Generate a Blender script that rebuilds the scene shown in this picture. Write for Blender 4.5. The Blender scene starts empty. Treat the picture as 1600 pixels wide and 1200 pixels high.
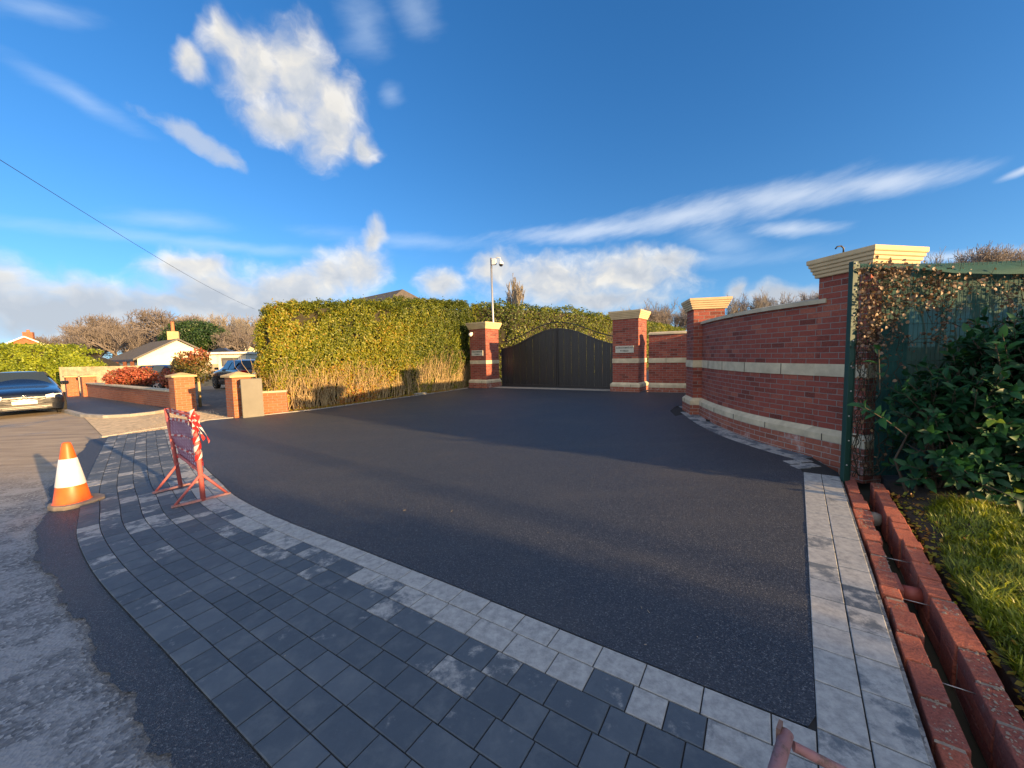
import bpy, math, random
import numpy as np
from mathutils import Vector, Matrix
from mathutils.geometry import tessellate_polygon
SC=bpy.context.scene; COL=SC.collection
rnd=random.Random(7); RNG=np.random.default_rng(7)
PI=math.pi; rad=math.radians
# ------------------------------------------------------------------ survey of the place (camera station and sloping ground)
F=600.; PITCH=rad(4.3); ROLL=math.atan(.021); EYE=1.55; GX,GY=.015,.01
def clampf(a,lo,hi): return max(lo,min(hi,a))
def gz(x,y): return GX*clampf(x,-45,14)+GY*clampf(y,-14,34)
def ray(px,py):
    u=px-800; v=600-py; c,s=math.cos(ROLL),math.sin(ROLL)
    u2=u*c+v*s; v2=-u*s+v*c
    return Vector((u2, F*math.cos(PITCH)+v2*math.sin(PITCH), -F*math.sin(PITCH)+v2*math.cos(PITCH)))
def G(px,py):
    d=ray(px,py); t=EYE/(-(d.z-GX*d.x-GY*d.y)); return (d.x*t,d.y*t)
def at(px,py,y):
    d=ray(px,py); t=y/d.y; return Vector((d.x*t,y,EYE+d.z*t))
# ------------------------------------------------------------------ objects
def prop(o,label=None,cat=None,group=None,kind=None):
    if label: o['label']=label
    if cat: o['category']=cat
    if group: o['group']=group
    if kind: o['kind']=kind
    return o
def thing(name,label,cat,loc=(0,0,0),group=None):
    o=bpy.data.objects.new(name,None); COL.objects.link(o); o.location=loc; o.empty_display_size=.1
    return prop(o,label,cat,group)
def root_loc(p):
    while p is not None and p.parent is not None: p=p.parent
    return Vector(p.location) if p is not None else Vector((0,0,0))
class MB:
    def __init__(s): s.v=[]; s.f=[]; s.uv=[]; s.sm=[]
    def face(s,pts,uv=None,smooth=False):
        b=len(s.v); s.v+= [tuple(p) for p in pts]; s.f.append(tuple(range(b,b+len(pts))))
        if uv is None:
            p=[Vector(q) for q in pts]; n=Vector((0,0,0))
            for i in range(len(p)):
                a,c=p[i],p[(i+1)%len(p)]; n+=Vector(((a.y-c.y)*(a.z+c.z),(a.z-c.z)*(a.x+c.x),(a.x-c.x)*(a.y+c.y)))
            if n.length>0: n.normalize()
            if abs(n.z)>.75: uv=[(q.x,q.y) for q in p]
            else:
                t=Vector((-n.y,n.x,0)); t.normalize() if t.length>1e-6 else None
                uv=[(q.dot(t),q.z) for q in p]
        s.uv+=uv; s.sm.append(smooth)
    def frustum(s,cx,cy,ang,h0,h1,z0,z1,caps=(1,1)):
        # h0,h1 = (halfx,halfy) bottom/top ; z may be 4-tuples
        if not hasattr(h0,'__len__'): h0=(h0,h0)
        if not hasattr(h1,'__len__'): h1=(h1,h1)
        c,si=math.cos(ang),math.sin(ang)
        def ring(h,z): return [(cx+x*c-y*si,cy+x*si+y*c,z) for x,y in((-h[0],-h[1]),(h[0],-h[1]),(h[0],h[1]),(-h[0],h[1]))]
        a,b=ring(h0,z0),ring(h1,z1)
        for i in range(4):
            j=(i+1)%4; s.face([a[i],a[j],b[j],b[i]])
        if caps[0]: s.face(a[::-1])
        if caps[1]: s.face(b)
    def box(s,c,size,ang=0):
        s.frustum(c[0],c[1],ang,(size[0]/2,size[1]/2),(size[0]/2,size[1]/2),c[2]-size[2]/2,c[2]+size[2]/2)
    def prism(s,poly,z0,z1,top=True):
        n=len(poly); area=sum(poly[i][0]*poly[(i+1)%n][1]-poly[(i+1)%n][0]*poly[i][1] for i in range(n))
        if area<0: poly=poly[::-1]
        zf=(lambda z:(z if callable(z) else (lambda x,y:z)))
        a,b=zf(z0),zf(z1)
        for i in range(n):
            j=(i+1)%n; p,q=poly[i],poly[j]
            s.face([(p[0],p[1],a(*p)),(q[0],q[1],a(*q)),(q[0],q[1],b(*q)),(p[0],p[1],b(*p))])
        if top: s.sheet(poly,b)
    def sheet(s,poly,zf):
        pts=[Vector((p[0],p[1],0)) for p in poly]
        for t in tessellate_polygon([pts]):
            q=[pts[i] for i in t]
            if (q[1]-q[0]).cross(q[2]-q[0]).z<0: q=q[::-1]
            s.face([(p.x,p.y,zf(p.x,p.y)) for p in q])
    def tube(s,pts,r,n=8,cap=True,smooth=True):
        pts=[Vector(p) for p in pts]; rs=r if hasattr(r,'__len__') else [r]*len(pts); rings=[]
        up=None
        for i,p in enumerate(pts):
            d=(pts[min(i+1,len(pts)-1)]-pts[max(i-1,0)]); d.normalize()
            if up is None: up=Vector((0,0,1)) if abs(d.z)<.9 else Vector((1,0,0))
            a=d.cross(up); a.normalize(); b=d.cross(a); up=b*-1
            rings.append([p+(a*math.cos(k*2*PI/n)+b*math.sin(k*2*PI/n))*rs[i] for k in range(n)])
        for i in range(len(rings)-1):
            for k in range(n):
                m=(k+1)%n; s.face([rings[i][m],rings[i][k],rings[i+1][k],rings[i+1][m]],smooth=smooth)
        if cap: s.face(rings[0]); s.face(rings[-1][::-1])
    def lathe(s,c,prof,n=24,smooth=True):
        for i in range(len(prof)-1):
            r0,z0=prof[i]; r1,z1=prof[i+1]
            for k in range(n):
                a,b=k*2*PI/n,(k+1)*2*PI/n
                q=[(c[0]+r0*math.cos(a),c[1]+r0*math.sin(a),c[2]+z0),(c[0]+r0*math.cos(b),c[1]+r0*math.sin(b),c[2]+z0),
                   (c[0]+r1*math.cos(b),c[1]+r1*math.sin(b),c[2]+z1),(c[0]+r1*math.cos(a),c[1]+r1*math.sin(a),c[2]+z1)]
                if r1<1e-6: q=q[:3]
                elif r0<1e-6: q=[q[0],q[2],q[3]]
                s.face(q,smooth=smooth)
    def build(s,name,mat,parent=None,bevel=0,merge=False,attr=None):
        me=bpy.data.meshes.new(name); L=root_loc(parent)
        vs=[(a-L.x,b-L.y,c-L.z) for a,b,c in s.v]
        me.from_pydata(vs,[],s.f); ul=me.uv_layers.new(name='UVMap')
        ul.data.foreach_set('uv',np.array(s.uv,dtype=np.float32).ravel())
        me.polygons.foreach_set('use_smooth',s.sm)
        if attr is not None:
            for k,arr in attr.items():
                a=me.attributes.new(k,'FLOAT','POINT'); a.data.foreach_set('value',np.array(arr,dtype=np.float32))
        me.materials.append(mat); me.update()
        if merge or bevel or any(s.sm):
            import bmesh
            bm=bmesh.new(); bm.from_mesh(me); bmesh.ops.remove_doubles(bm,verts=bm.verts,dist=1e-5); bm.to_mesh(me); bm.free()
        o=bpy.data.objects.new(name,me); COL.objects.link(o)
        if parent is not None: o.parent=parent
        if bevel:
            m=o.modifiers.new('Bevel','BEVEL'); m.width=bevel; m.segments=2; m.limit_method='ANGLE'; m.angle_limit=rad(40); m.harden_normals=False
        return o
def np_mesh(name,V,Fq,mat,parent=None,attrs=None,smooth=False):
    me=bpy.data.meshes.new(name); L=root_loc(parent); V=np.asarray(V,dtype=np.float32)-np.array(L,dtype=np.float32)
    Fq=np.asarray(Fq,dtype=np.int32); nf,k=Fq.shape
    me.vertices.add(len(V)); me.vertices.foreach_set('co',V.ravel())
    me.loops.add(nf*k); me.loops.foreach_set('vertex_index',Fq.ravel())
    me.polygons.add(nf); me.polygons.foreach_set('loop_start',np.arange(0,nf*k,k,dtype=np.int32))
    try: me.polygons.foreach_set('loop_total',np.full(nf,k,dtype=np.int32))
    except Exception: pass
    if attrs:
        for kk,arr in attrs.items():
            a=me.attributes.new(kk,'FLOAT','POINT'); a.data.foreach_set('value',np.asarray(arr,dtype=np.float32))
    me.materials.append(mat); me.update(calc_edges=True); me.validate()
    if smooth: me.polygons.foreach_set('use_smooth',np.ones(nf,dtype=bool))
    o=bpy.data.objects.new(name,me); COL.objects.link(o)
    if parent is not None: o.parent=parent
    return o
def unit(a): return a/np.maximum(np.linalg.norm(a,axis=1,keepdims=True),1e-9)
def leaves(name,P,Nn,size,mat,parent=None,val=None,aspect=.55,spread=1.,hang=0.,rich=False,T=None,NN=None):
    n=len(P); P=np.asarray(P,float); size=np.broadcast_to(size,(n,)).reshape(n,1)
    nr=unit(np.asarray(Nn)+RNG.normal(0,spread,(n,3))); t=unit(np.cross(nr,RNG.normal(0,1,(n,3))))
    if hang: t=unit(t+np.array([0,0,-hang])); nr=unit(nr-t*np.sum(nr*t,1,keepdims=True))
    if T is not None: t=unit(np.asarray(T)); nr=np.asarray(NN); nr=unit(nr-t*np.sum(nr*t,1,keepdims=True))
    b=np.cross(nr,t); val=RNG.random(n) if val is None else val
    if rich:
        prof=[(0,0,0),(.3,.5,.10),(.3,-.5,.10),(.3,0,0),(.68,.42,.06),(.68,-.42,.06),(.68,0,-.03),(1,0,-.14)]
        V=np.stack([P+t*size*a+b*size*w*aspect+nr*size*h for a,w,h in prof],1).reshape(-1,3)
        base=(np.arange(n)*8)[:,None]
        Fq=np.concatenate([base+np.array(q) for q in([0,3,1,1],[0,2,3,3],[1,3,6,4],[3,2,5,6],[4,6,7,7],[6,5,7,7])])
        tri=[[0,3,1],[0,2,3],[4,6,7],[6,5,7],[1,3,6],[1,6,4],[3,2,5],[3,5,6]]
        Fq=np.concatenate([base+np.array(q) for q in tri]); k=8
    else:
        prof=[(0,0),(.45,.5),(1,0),(.45,-.5)]
        V=np.stack([P+t*size*a+b*size*w*aspect for a,w in prof],1).reshape(-1,3)
        Fq=np.arange(n*4).reshape(n,4); k=4
    return np_mesh(name,V,Fq,mat,parent,{'v':np.repeat(val,k)},smooth=rich)
def segs_mesh(name,S,mat,parent=None,sides=3):
    # S: array (n,8) p0,p1,r0,r1
    S=np.asarray(S,float); n=len(S); p0,p1=S[:,:3],S[:,3:6]; d=unit(p1-p0)
    a=unit(np.cross(d,np.where(np.abs(d[:,2:3])<.9,np.array([[0,0,1.]]),np.array([[1.,0,0]])))); b=np.cross(d,a)
    V=[]
    for e,r in((p0,S[:,6:7]),(p1,S[:,7:8])):
        for k in range(sides):
            th=2*PI*k/sides; V.append(e+(a*math.cos(th)+b*math.sin(th))*r)
    V=np.stack(V,1).reshape(-1,3); base=(np.arange(n)*2*sides)[:,None]
    Fq=np.concatenate([base+np.array([k,(k+1)%sides,sides+(k+1)%sides,sides+k]) for k in range(sides)])
    return np_mesh(name,V,Fq,mat,parent,smooth=True)
_ph=RNG.uniform(0,6.28,(24,)); _dr=RNG.normal(0,1,(24,3))
def snoise(P,sc=1.,o=0):
    P=np.asarray(P,float); r=0
    for i in range(8):
        k=(i+o)%24; r=r+np.sin(P@(_dr[k]*sc*(1+.35*i))+_ph[k])
    return r/8*1.6
# ------------------------------------------------------------------ materials
def Nd(nt,t,ins=None,**pr):
    n=nt.nodes.new(t)
    for k,v in pr.items(): setattr(n,k,v)
    for k,v in (ins or {}).items():
        s=n.inputs[k]
        if isinstance(v,bpy.types.NodeSocket): nt.links.new(v,s)
        else: s.default_value=v
    return n
def mat0(name,col=(.5,.5,.5),rough=.8,metal=0,spec=.5):
    m=bpy.data.materials.new(name); m.use_nodes=True; nt=m.node_tree; b=nt.nodes['Principled BSDF']
    b.inputs['Base Color'].default_value=(*col,1); b.inputs['Roughness'].default_value=rough; b.inputs['Metallic'].default_value=metal
    b.inputs['Specular IOR Level'].default_value=spec
    return m,nt,b
def ramp(nt,fac,stops,interp='LINEAR'):
    r=Nd(nt,'ShaderNodeValToRGB',{'Fac':fac}); cr=r.color_ramp; cr.interpolation=interp
    while len(cr.elements)<len(stops): cr.elements.new(.5)
    for e,(p,c) in zip(cr.elements,stops): e.position=p; e.color=(*c,1)
    return r.outputs['Color']
def coords(nt,kind='Object',scale=None):
    o=Nd(nt,'ShaderNodeTexCoord').outputs[kind]
    if scale: o=Nd(nt,'ShaderNodeMapping',{'Vector':o,'Scale':scale}).outputs[0]
    return o
def worldpos(nt): return Nd(nt,'ShaderNodeNewGeometry').outputs['Position']
def noise(nt,vec,scale,detail=4,rough=.55,dist=0):
    return Nd(nt,'ShaderNodeTexNoise',{'Vector':vec,'Scale':scale,'Detail':detail,'Roughness':rough,'Distortion':dist}).outputs['Fac']
def mathn(nt,op,a,b=0.,c=0.,clamp=False):
    n=Nd(nt,'ShaderNodeMath',{0:a,1:b,2:c},operation=op); n.use_clamp=clamp; return n.outputs[0]
def mixc(nt,f,a,b,mode='MIX'):
    n=nt.nodes.new('ShaderNodeMix'); n.data_type='RGBA'; n.blend_type=mode
    for i,v in((0,f),(6,a),(7,b)):
        if isinstance(v,bpy.types.NodeSocket): nt.links.new(v,n.inputs[i])
        else: n.inputs[i].default_value=v if i==0 else (*v,1)
    return n.outputs[2]
def bump(nt,b,h,strength=.3,dist=.01):
    n=Nd(nt,'ShaderNodeBump',{'Height':h,'Strength':strength,'Distance':dist}); nt.links.new(n.outputs[0],b.inputs['Normal']); return n
def setcol(nt,b,c): nt.links.new(c,b.inputs['Base Color'])
def smooth(nt,x,lo,hi): return Nd(nt,'ShaderNodeMapRange',{'Value':x,'From Min':lo,'From Max':hi},interpolation_type='SMOOTHSTEP').outputs[0]
def simple(name,col,rough=.7,metal=0,var=.25,scale=8,bstr=.15,spec=.5,kind='Object'):
    m,nt,b=mat0(name,col,rough,metal,spec); co=coords(nt,kind); n=noise(nt,co,scale,6,.6)
    lo=tuple(c*(1-var) for c in col); hi=tuple(min(1,c*(1+var)) for c in col)
    setcol(nt,b,ramp(nt,n,[(.3,lo),(.7,hi)])); bump(nt,b,noise(nt,co,scale*12,4,.6),bstr,.01); return m
def tarmac_new():
    m,nt,b=mat0('tarmac',rough=.78); p=worldpos(nt); b.inputs['Roughness'].default_value=.6
    vo=Nd(nt,'ShaderNodeTexVoronoi',{'Vector':p,'Scale':175.}); rv=Nd(nt,'ShaderNodeSeparateColor',{0:vo.outputs['Color']}).outputs[0]
    fine=noise(nt,p,160,3,.7); big=noise(nt,p,.7,5,.6); mid=noise(nt,p,5,5,.65)
    c=ramp(nt,rv,[(0,(.015,.019,.029)),(.6,(.034,.042,.056)),(.9,(.058,.067,.083)),(1,(.15,.155,.165))])
    dust=smooth(nt,big,.48,.72); c=mixc(nt,mathn(nt,'MULTIPLY',dust,.30),c,(.085,.080,.076))
    scuff=smooth(nt,mid,.6,.78); c=mixc(nt,mathn(nt,'MULTIPLY',scuff,.22),c,(.11,.10,.095))
    lane=noise(nt,Nd(nt,'ShaderNodeMapping',{'Vector':p,'Rotation':(0,0,rad(35)),'Scale':(.25,2.2,1)}).outputs[0],1.3,5,.6); c=mixc(nt,mathn(nt,'MULTIPLY',smooth(nt,lane,.50,.70),.28),c,(.075,.077,.08))
    setcol(nt,b,c); h=mathn(nt,'ADD',vo.outputs['Distance'],mathn(nt,'MULTIPLY',fine,.6)); bump(nt,b,h,.55,.006); return m
def road_old():
    m,nt,b=mat0('old_road',rough=.85); p=worldpos(nt)
    rv=Nd(nt,'ShaderNodeTexVoronoi',{'Vector':p,'Scale':60.}); rc=Nd(nt,'ShaderNodeSeparateColor',{0:rv.outputs['Color']}).outputs[0]
    c=ramp(nt,rc,[(0,(.08,.085,.094)),(.7,(.165,.174,.188)),(1,(.32,.325,.33))])
    st=noise(nt,p,3.2,8,.72,.5); c=mixc(nt,smooth(nt,st,.44,.62),c,(.26,.268,.28))
    pit=noise(nt,p,14,6,.75); c=mixc(nt,mathn(nt,'MULTIPLY',smooth(nt,pit,.56,.68),.75),c,(.05,.048,.047))
    sp=Nd(nt,'ShaderNodeSeparateXYZ',{0:p}).outputs
    mud=mathn(nt,'MULTIPLY',smooth(nt,sp[1],4.3,6.5),smooth(nt,noise(nt,p,.9,6,.6),.28,.46))
    mud=mathn(nt,'MINIMUM',mud,1.)
    streak=noise(nt,Nd(nt,'ShaderNodeMapping',{'Vector':p,'Rotation':(0,0,rad(25)),'Scale':(.35,3.5,1)}).outputs[0],1.6,6,.6)
    mudc=ramp(nt,streak,[(.3,(.24,.175,.11)),(.62,(.46,.35,.22))]); c=mixc(nt,mathn(nt,'MULTIPLY',mud,.85),c,mudc)
    setcol(nt,b,c); bump(nt,b,mathn(nt,'ADD',mathn(nt,'MULTIPLY',pit,-1.6),rv.outputs['Distance']),.5,.009); return m
def paver_mat():
    m,nt,b=mat0('paver',rough=.72); p=worldpos(nt)
    d=Nd(nt,'ShaderNodeAttribute',attribute_name='d').outputs['Fac']; bl=Nd(nt,'ShaderNodeAttribute',attribute_name='b').outputs['Fac']; sd=Nd(nt,'ShaderNodeAttribute',attribute_name='s').outputs['Fac']
    off=Nd(nt,'ShaderNodeCombineXYZ',{0:sd,1:mathn(nt,'MULTIPLY',sd,2.3),2:0.}).outputs[0]
    q=Nd(nt,'ShaderNodeVectorMath',{0:p,1:off},operation='ADD').outputs[0]
    n1=noise(nt,q,6.5,8,.68,.15); n2=noise(nt,q,22,6,.7); fine=noise(nt,p,260,3,.6)
    base=ramp(nt,mathn(nt,'ADD',mathn(nt,'MULTIPLY',d,.62),mathn(nt,'MULTIPLY',n2,.55)),[(0,(.046,.062,.082)),(.5,(.062,.082,.106)),(1,(.098,.122,.148))])
    f=mathn(nt,'SUBTRACT',mathn(nt,'ADD',bl,mathn(nt,'MULTIPLY',n2,.16)),n1)
    f=smooth(nt,f,-.06,.12)
    light=ramp(nt,n2,[(.3,(.22,.225,.225)),(.7,(.44,.44,.42))]); base=mixc(nt,mathn(nt,'MULTIPLY',smooth(nt,n1,.45,.75),.45),base,(.17,.19,.20))
    c=mixc(nt,f,base,light); c=mixc(nt,mathn(nt,'MULTIPLY',smooth(nt,fine,.55,.75),.35),c,(.14,.14,.14))
    setcol(nt,b,c); bump(nt,b,fine,.25,.003); return m
def brick_mat(name,c1,c2,mortar=(.36,.33,.29),dark=.5,white=0.,bs=1.):
    m,nt,b=mat0(name,rough=.85); uv=coords(nt,'UV')
    wob=Nd(nt,'ShaderNodeVectorMath',{0:Nd(nt,'ShaderNodeTexNoise',{'Vector':uv,'Scale':14.,'Detail':3.}).outputs['Color'],'Scale':.006},operation='SCALE').outputs[0]
    uv2=Nd(nt,'ShaderNodeVectorMath',{0:uv,1:wob},operation='ADD').outputs[0]
    br=Nd(nt,'ShaderNodeTexBrick',{'Vector':uv2,'Color1':(0,0,0,1),'Color2':(1,1,1,1),'Mortar':(0,0,0,1),'Scale':1.,'Mortar Size':.0055*bs,'Mortar Smooth':.25,'Bias':0.,'Brick Width':.225*bs,'Row Height':.075*bs})
    p=worldpos(nt); n1=noise(nt,p,9,5,.65); n2=noise(nt,p,55,5,.7); n3=noise(nt,p,1.3,4,.6)
    v=mathn(nt,'ADD',mathn(nt,'MULTIPLY',Nd(nt,'ShaderNodeSeparateColor',{0:br.outputs['Color']}).outputs[0],.5),mathn(nt,'MULTIPLY',n2,.5))
    c=ramp(nt,v,[(.2,tuple(x*dark*.8 for x in c1)),(.42,c1),(.6,tuple(x*.85 for x in c1)),(.85,c2)])
    c=mixc(nt,mathn(nt,'MULTIPLY',smooth(nt,n1,.5,.7),.35),c,tuple(x*.45 for x in c1))
    c=mixc(nt,br.outputs['Fac'],c,mixc(nt,n2,tuple(x*.6 for x in mortar),mortar))
    if white: c=mixc(nt,mathn(nt,'MULTIPLY',smooth(nt,noise(nt,p,3.5,6,.7),.62-white*.2,.75),.55),c,(.62,.58,.55))
    setcol(nt,b,c); h=mathn(nt,'ADD',mathn(nt,'MULTIPLY',br.outputs['Fac'],-1.),mathn(nt,'MULTIPLY',n2,.45)); bump(nt,b,h,1.,.012); return m
def leaf_mat(name,stops,rough=.5,trans=.25,spec=.5,tcol=1.3):
    m,nt,b=mat0(name,rough=rough,spec=spec); v=Nd(nt,'ShaderNodeAttribute',attribute_name='v').outputs['Fac']
    c=ramp(nt,v,stops); n=noise(nt,worldpos(nt),3.,3); c=mixc(nt,mathn(nt,'MULTIPLY',n,.35),c,tuple(x*.6 for x in stops[0][1]))
    setcol(nt,b,c)
    if trans:
        tc=mixc(nt,1.,c,(tcol,tcol,tcol*.6),'MULTIPLY'); t=Nd(nt,'ShaderNodeBsdfTranslucent',{'Color':tc}); mx=Nd(nt,'ShaderNodeMixShader',{0:trans,1:b.outputs[0],2:t.outputs[0]})
        nt.links.new(mx.outputs[0],nt.nodes['Material Output'].inputs[0])
    return m
def paint(name,col,rough=.35,metal=0,coat=0.):
    m,nt,b=mat0(name,col,rough,metal); b.inputs['Coat Weight'].default_value=coat
    n=noise(nt,coords(nt),6,5,.6); nt.links.new(mathn(nt,'ADD',mathn(nt,'MULTIPLY',n,.2),rough-.1),b.inputs['Roughness']); return m
def rusty(name,col,rust=(.16,.07,.035),amt=.5):
    m,nt,b=mat0(name,col,.6); n=noise(nt,coords(nt),18,7,.7); n2=noise(nt,coords(nt),90,4,.6)
    c=mixc(nt,smooth(nt,n,.62-amt*.2,.72-amt*.1),col,rust); c=mixc(nt,mathn(nt,'MULTIPLY',n2,.3),c,(.5,.42,.38)); setcol(nt,b,c); bump(nt,b,n2,.2,.003); return m
M={}
M['tarmac']=tarmac_new(); M['road']=road_old(); M['paver']=paver_mat()
M['joint']=simple('joint_sand',(.022,.021,.02),.95,scale=30)
M['soil']=simple('soil',(.045,.032,.022),.95,var=.5,scale=6,bstr=.8)
M['ground']=simple('earth',(.07,.062,.035),.95,var=.4,scale=.8,bstr=.4)
M['gravel']=simple('gravel_dirt',(.62,.46,.26),.9,var=.35,scale=9,bstr=.3)
M['darkgravel']=simple('dark_gravel',(.13,.105,.08),.9,var=.5,scale=6,bstr=.5)
M['concrete']=simple('concrete',(.33,.31,.27),.85,var=.2,scale=5,bstr=.3)
M['brick']=brick_mat('red_brick',(.30,.070,.046),(.44,.145,.085),mortar=(.33,.28,.25),dark=.42)
M['brickbase']=brick_mat('base_brick',(.33,.10,.06),(.46,.17,.10),mortar=(.45,.40,.35),dark=.7,white=.5)
M['brickorange']=brick_mat('orange_brick',(.42,.13,.055),(.52,.19,.08),mortar=(.45,.37,.28),dark=.8)
M['stone']=simple('cast_stone',(.54,.46,.31),.8,var=.22,scale=5,bstr=.15)
M['capstone']=simple('cap_stone',(.56,.42,.235),.75,var=.1,scale=4,bstr=.12)
M['coping']=simple('coping_stone',(.50,.43,.30),.85,var=.2,scale=3,bstr=.2)
M['groove']=simple('dark_joint',(.03,.028,.025),.9)  # dark lines at the joints between stones
# ------------------------------------------------------------------ world: sky and clouds
SUN_AZ=math.atan2(.812,-.583)      # clockwise from +Y
SUN_EL=rad(9.3)
def build_world():
    w=bpy.data.worlds.new('World'); SC.world=w; w.use_nodes=True; nt=w.node_tree; bg=nt.nodes['Background']
    sky=Nd(nt,'ShaderNodeTexSky',sky_type='NISHITA'); sky.sun_disc=False; sky.sun_elevation=SUN_EL; sky.sun_rotation=SUN_AZ
    sky.altitude=0; sky.air_density=1.0; sky.dust_density=.25; sky.ozone_density=3.0
    d=Nd(nt,'ShaderNodeTexCoord').outputs['Generated']; s=Nd(nt,'ShaderNodeSeparateXYZ',{0:d}).outputs
    zz=mathn(nt,'MULTIPLY_ADD',mathn(nt,'MAXIMUM',s[2],0.),.88,.10)
    nt.links.new(Nd(nt,'ShaderNodeCombineXYZ',{0:s[0],1:s[1],2:zz}).outputs[0],sky.inputs['Vector']) if 'Vector' in sky.inputs else None
    hs=Nd(nt,'ShaderNodeHueSaturation',{'Saturation':1.22,'Value':1.36,'Color':sky.outputs[0],'Hue':.508})
    az=mathn(nt,'ARCTAN2',s[0],s[1]); el=mathn(nt,'ARCSINE',s[2])
    # deepen blue towards the zenith
    base=hs.outputs[0]
    P0=Nd(nt,'ShaderNodeCombineXYZ',{0:az,1:el,2:0.}).outputs[0]
    wn=Nd(nt,'ShaderNodeTexNoise',{'Vector':P0,'Scale':9.,'Detail':3.,'Roughness':.6}).outputs['Color']
    wv=Nd(nt,'ShaderNodeVectorMath',{0:wn,1:(.5,.5,.5)},operation='SUBTRACT').outputs[0]
    P1=Nd(nt,'ShaderNodeVectorMath',{0:wv,1:(.07,.07,0),2:P0},operation='MULTIPLY_ADD').outputs[0]
    def AE(px,py):
        r=ray(px,py); r.normalize(); return math.atan2(r.x,r.y),math.asin(r.z)
    def ell(P,cx,cy,rx,ry,rot=0):
        a,e=AE(cx,cy); co,si=math.cos(rad(rot)),math.sin(rad(rot))
        a1,e1=AE(cx+rx*co,cy+rx*si); a2,e2=AE(cx-ry*si,cy+ry*co)
        R=math.hypot(a1-a,e1-e); r=math.hypot(a2-a,e2-e); ang=math.atan2(e1-e,a1-a)
        mp=Nd(nt,'ShaderNodeMapping',{'Vector':P,'Location':(a,e,0),'Rotation':(0,0,ang),'Scale':(R,r,1)},vector_type='TEXTURE').outputs[0]
        ln=Nd(nt,'ShaderNodeVectorMath',{0:mp},operation='LENGTH').outputs['Value']
        return mathn(nt,'SUBTRACT',1.,ln)
    def group(P,L):
        m=None
        for e in L:
            k=ell(P,*e); m=k if m is None else Nd(nt,'ShaderNodeMath',{0:m,1:k,2:.25},operation='SMOOTH_MAX').outputs[0]
        return m
    def fbm(P,sc,det,ro,st=(1,1,1),loc=(0,0,0)):
        mp=Nd(nt,'ShaderNodeMapping',{'Vector':P,'Scale':st,'Location':loc}).outputs[0]
        return noise(nt,mp,sc,det,ro)
    cum=[(350,66,52,44,30),(400,110,75,66,50),(470,120,80,75,30),(520,190,60,68,40),(300,102,28,42,-35),(565,230,34,26,30),(440,190,75,36,10),
         (60,490,230,72,6),(-40,450,130,70,0),(180,485,150,50,2),(380,478,150,44,0),(330,455,95,60,0),(300,422,85,24,-8),(450,455,130,50,-6),(520,430,70,40,-20),(565,420,54,50,0),(582,370,20,34,40),
         (690,445,40,34,0),(770,420,44,30,0),(870,440,150,52,0),(985,430,120,44,0),(1045,410,62,22,-6),(930,468,150,24,0),
         (1146,455,22,26,0),(1230,462,110,26,0),(1420,468,200,22,0),(500,492,640,24,0)]
    mk=group(P1,cum)
    n=fbm(P1,15,8,.60,(1,1.2,1)); n_up=fbm(P1,15,3,.5,(1,1.2,1),(.01,-.045,0))
    nlo_=mathn(nt,'SUBTRACT',n_up,.5)
    den=mathn(nt,'ADD',mathn(nt,'MULTIPLY',mk,1.0),mathn(nt,'MULTIPLY',mathn(nt,'SUBTRACT',n,.5),.9))
    al=smooth(nt,den,-.14,.78)
    # lit tops / grey undersides
    lit=mathn(nt,'MULTIPLY_ADD',mathn(nt,'SUBTRACT',n,n_up),1.7,.66,clamp=True)
    lit=mathn(nt,'SUBTRACT',lit,mathn(nt,'MULTIPLY',smooth(nt,den,.2,.95),.36),clamp=True)
    lit=mathn(nt,'SUBTRACT',lit,mathn(nt,'MULTIPLY',smooth(nt,mathn(nt,'MULTIPLY_ADD',nlo_,.06,el),.165,.10),.34),clamp=True)
    ccol=ramp(nt,lit,[(0,(.48,.52,.58)),(.35,(.60,.62,.65)),(.65,(.74,.72,.68)),(1,(1.02,.96,.84))])
    # warm the low clouds
    cirA=[(1390,284,150,26,-6),(1240,306,190,28,-11),(1080,335,190,28,-12),(930,360,200,18,-8),(1240,356,85,14,-4),(1480,400,180,12,-4),(1600,265,60,8,-20)]
    cirB=[(330,382,280,12,3),(640,376,150,14,2),(1040,405,280,16,-3),(570,45,48,44,30),(650,18,42,38,20),(120,150,120,18,28),(60,15,100,20,10),(270,345,100,16,4),(612,150,20,20,0),(1130,378,80,24,10)]
    cirC=[(300,212,90,20,24),(345,240,42,18,24)]
    P2=Nd(nt,'ShaderNodeVectorMath',{0:wv,1:(.03,.02,0),2:P0},operation='MULTIPLY_ADD').outputs[0]
    ns=fbm(Nd(nt,'ShaderNodeMapping',{'Vector':P0,'Rotation':(0,0,rad(-12))}).outputs[0],9,6,.6,(1,4.,1))
    def thin(L,k,lo,hi):
        m=group(P2,L); dd=mathn(nt,'ADD',m,mathn(nt,'MULTIPLY',mathn(nt,'SUBTRACT',ns,.5),1.15)); return mathn(nt,'MULTIPLY',smooth(nt,dd,lo,hi),k)
    aA=thin(cirA,.56,-.2,1.1); aB=thin(cirB,.30,-.3,1.3)
    dC=mathn(nt,'ADD',group(P1,cirC),mathn(nt,'MULTIPLY',mathn(nt,'SUBTRACT',n,.5),1.4)); aC=mathn(nt,'MULTIPLY',smooth(nt,dC,0.,.7),.72)
    # clouds are brought to the sky's radiance scale
    K=WCLOUD
    colsky=mixc(nt,aB,base,(.70*K,.82*K,.95*K)); colsky=mixc(nt,aA,colsky,(.86*K,.90*K,.95*K)); colsky=mixc(nt,aC,colsky,(.52*K,.58*K,.68*K))
    cK=mixc(nt,1.,ccol,(K,K,K),'MULTIPLY'); colsky=mixc(nt,mathn(nt,'MULTIPLY',al,.96),colsky,cK)
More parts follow.
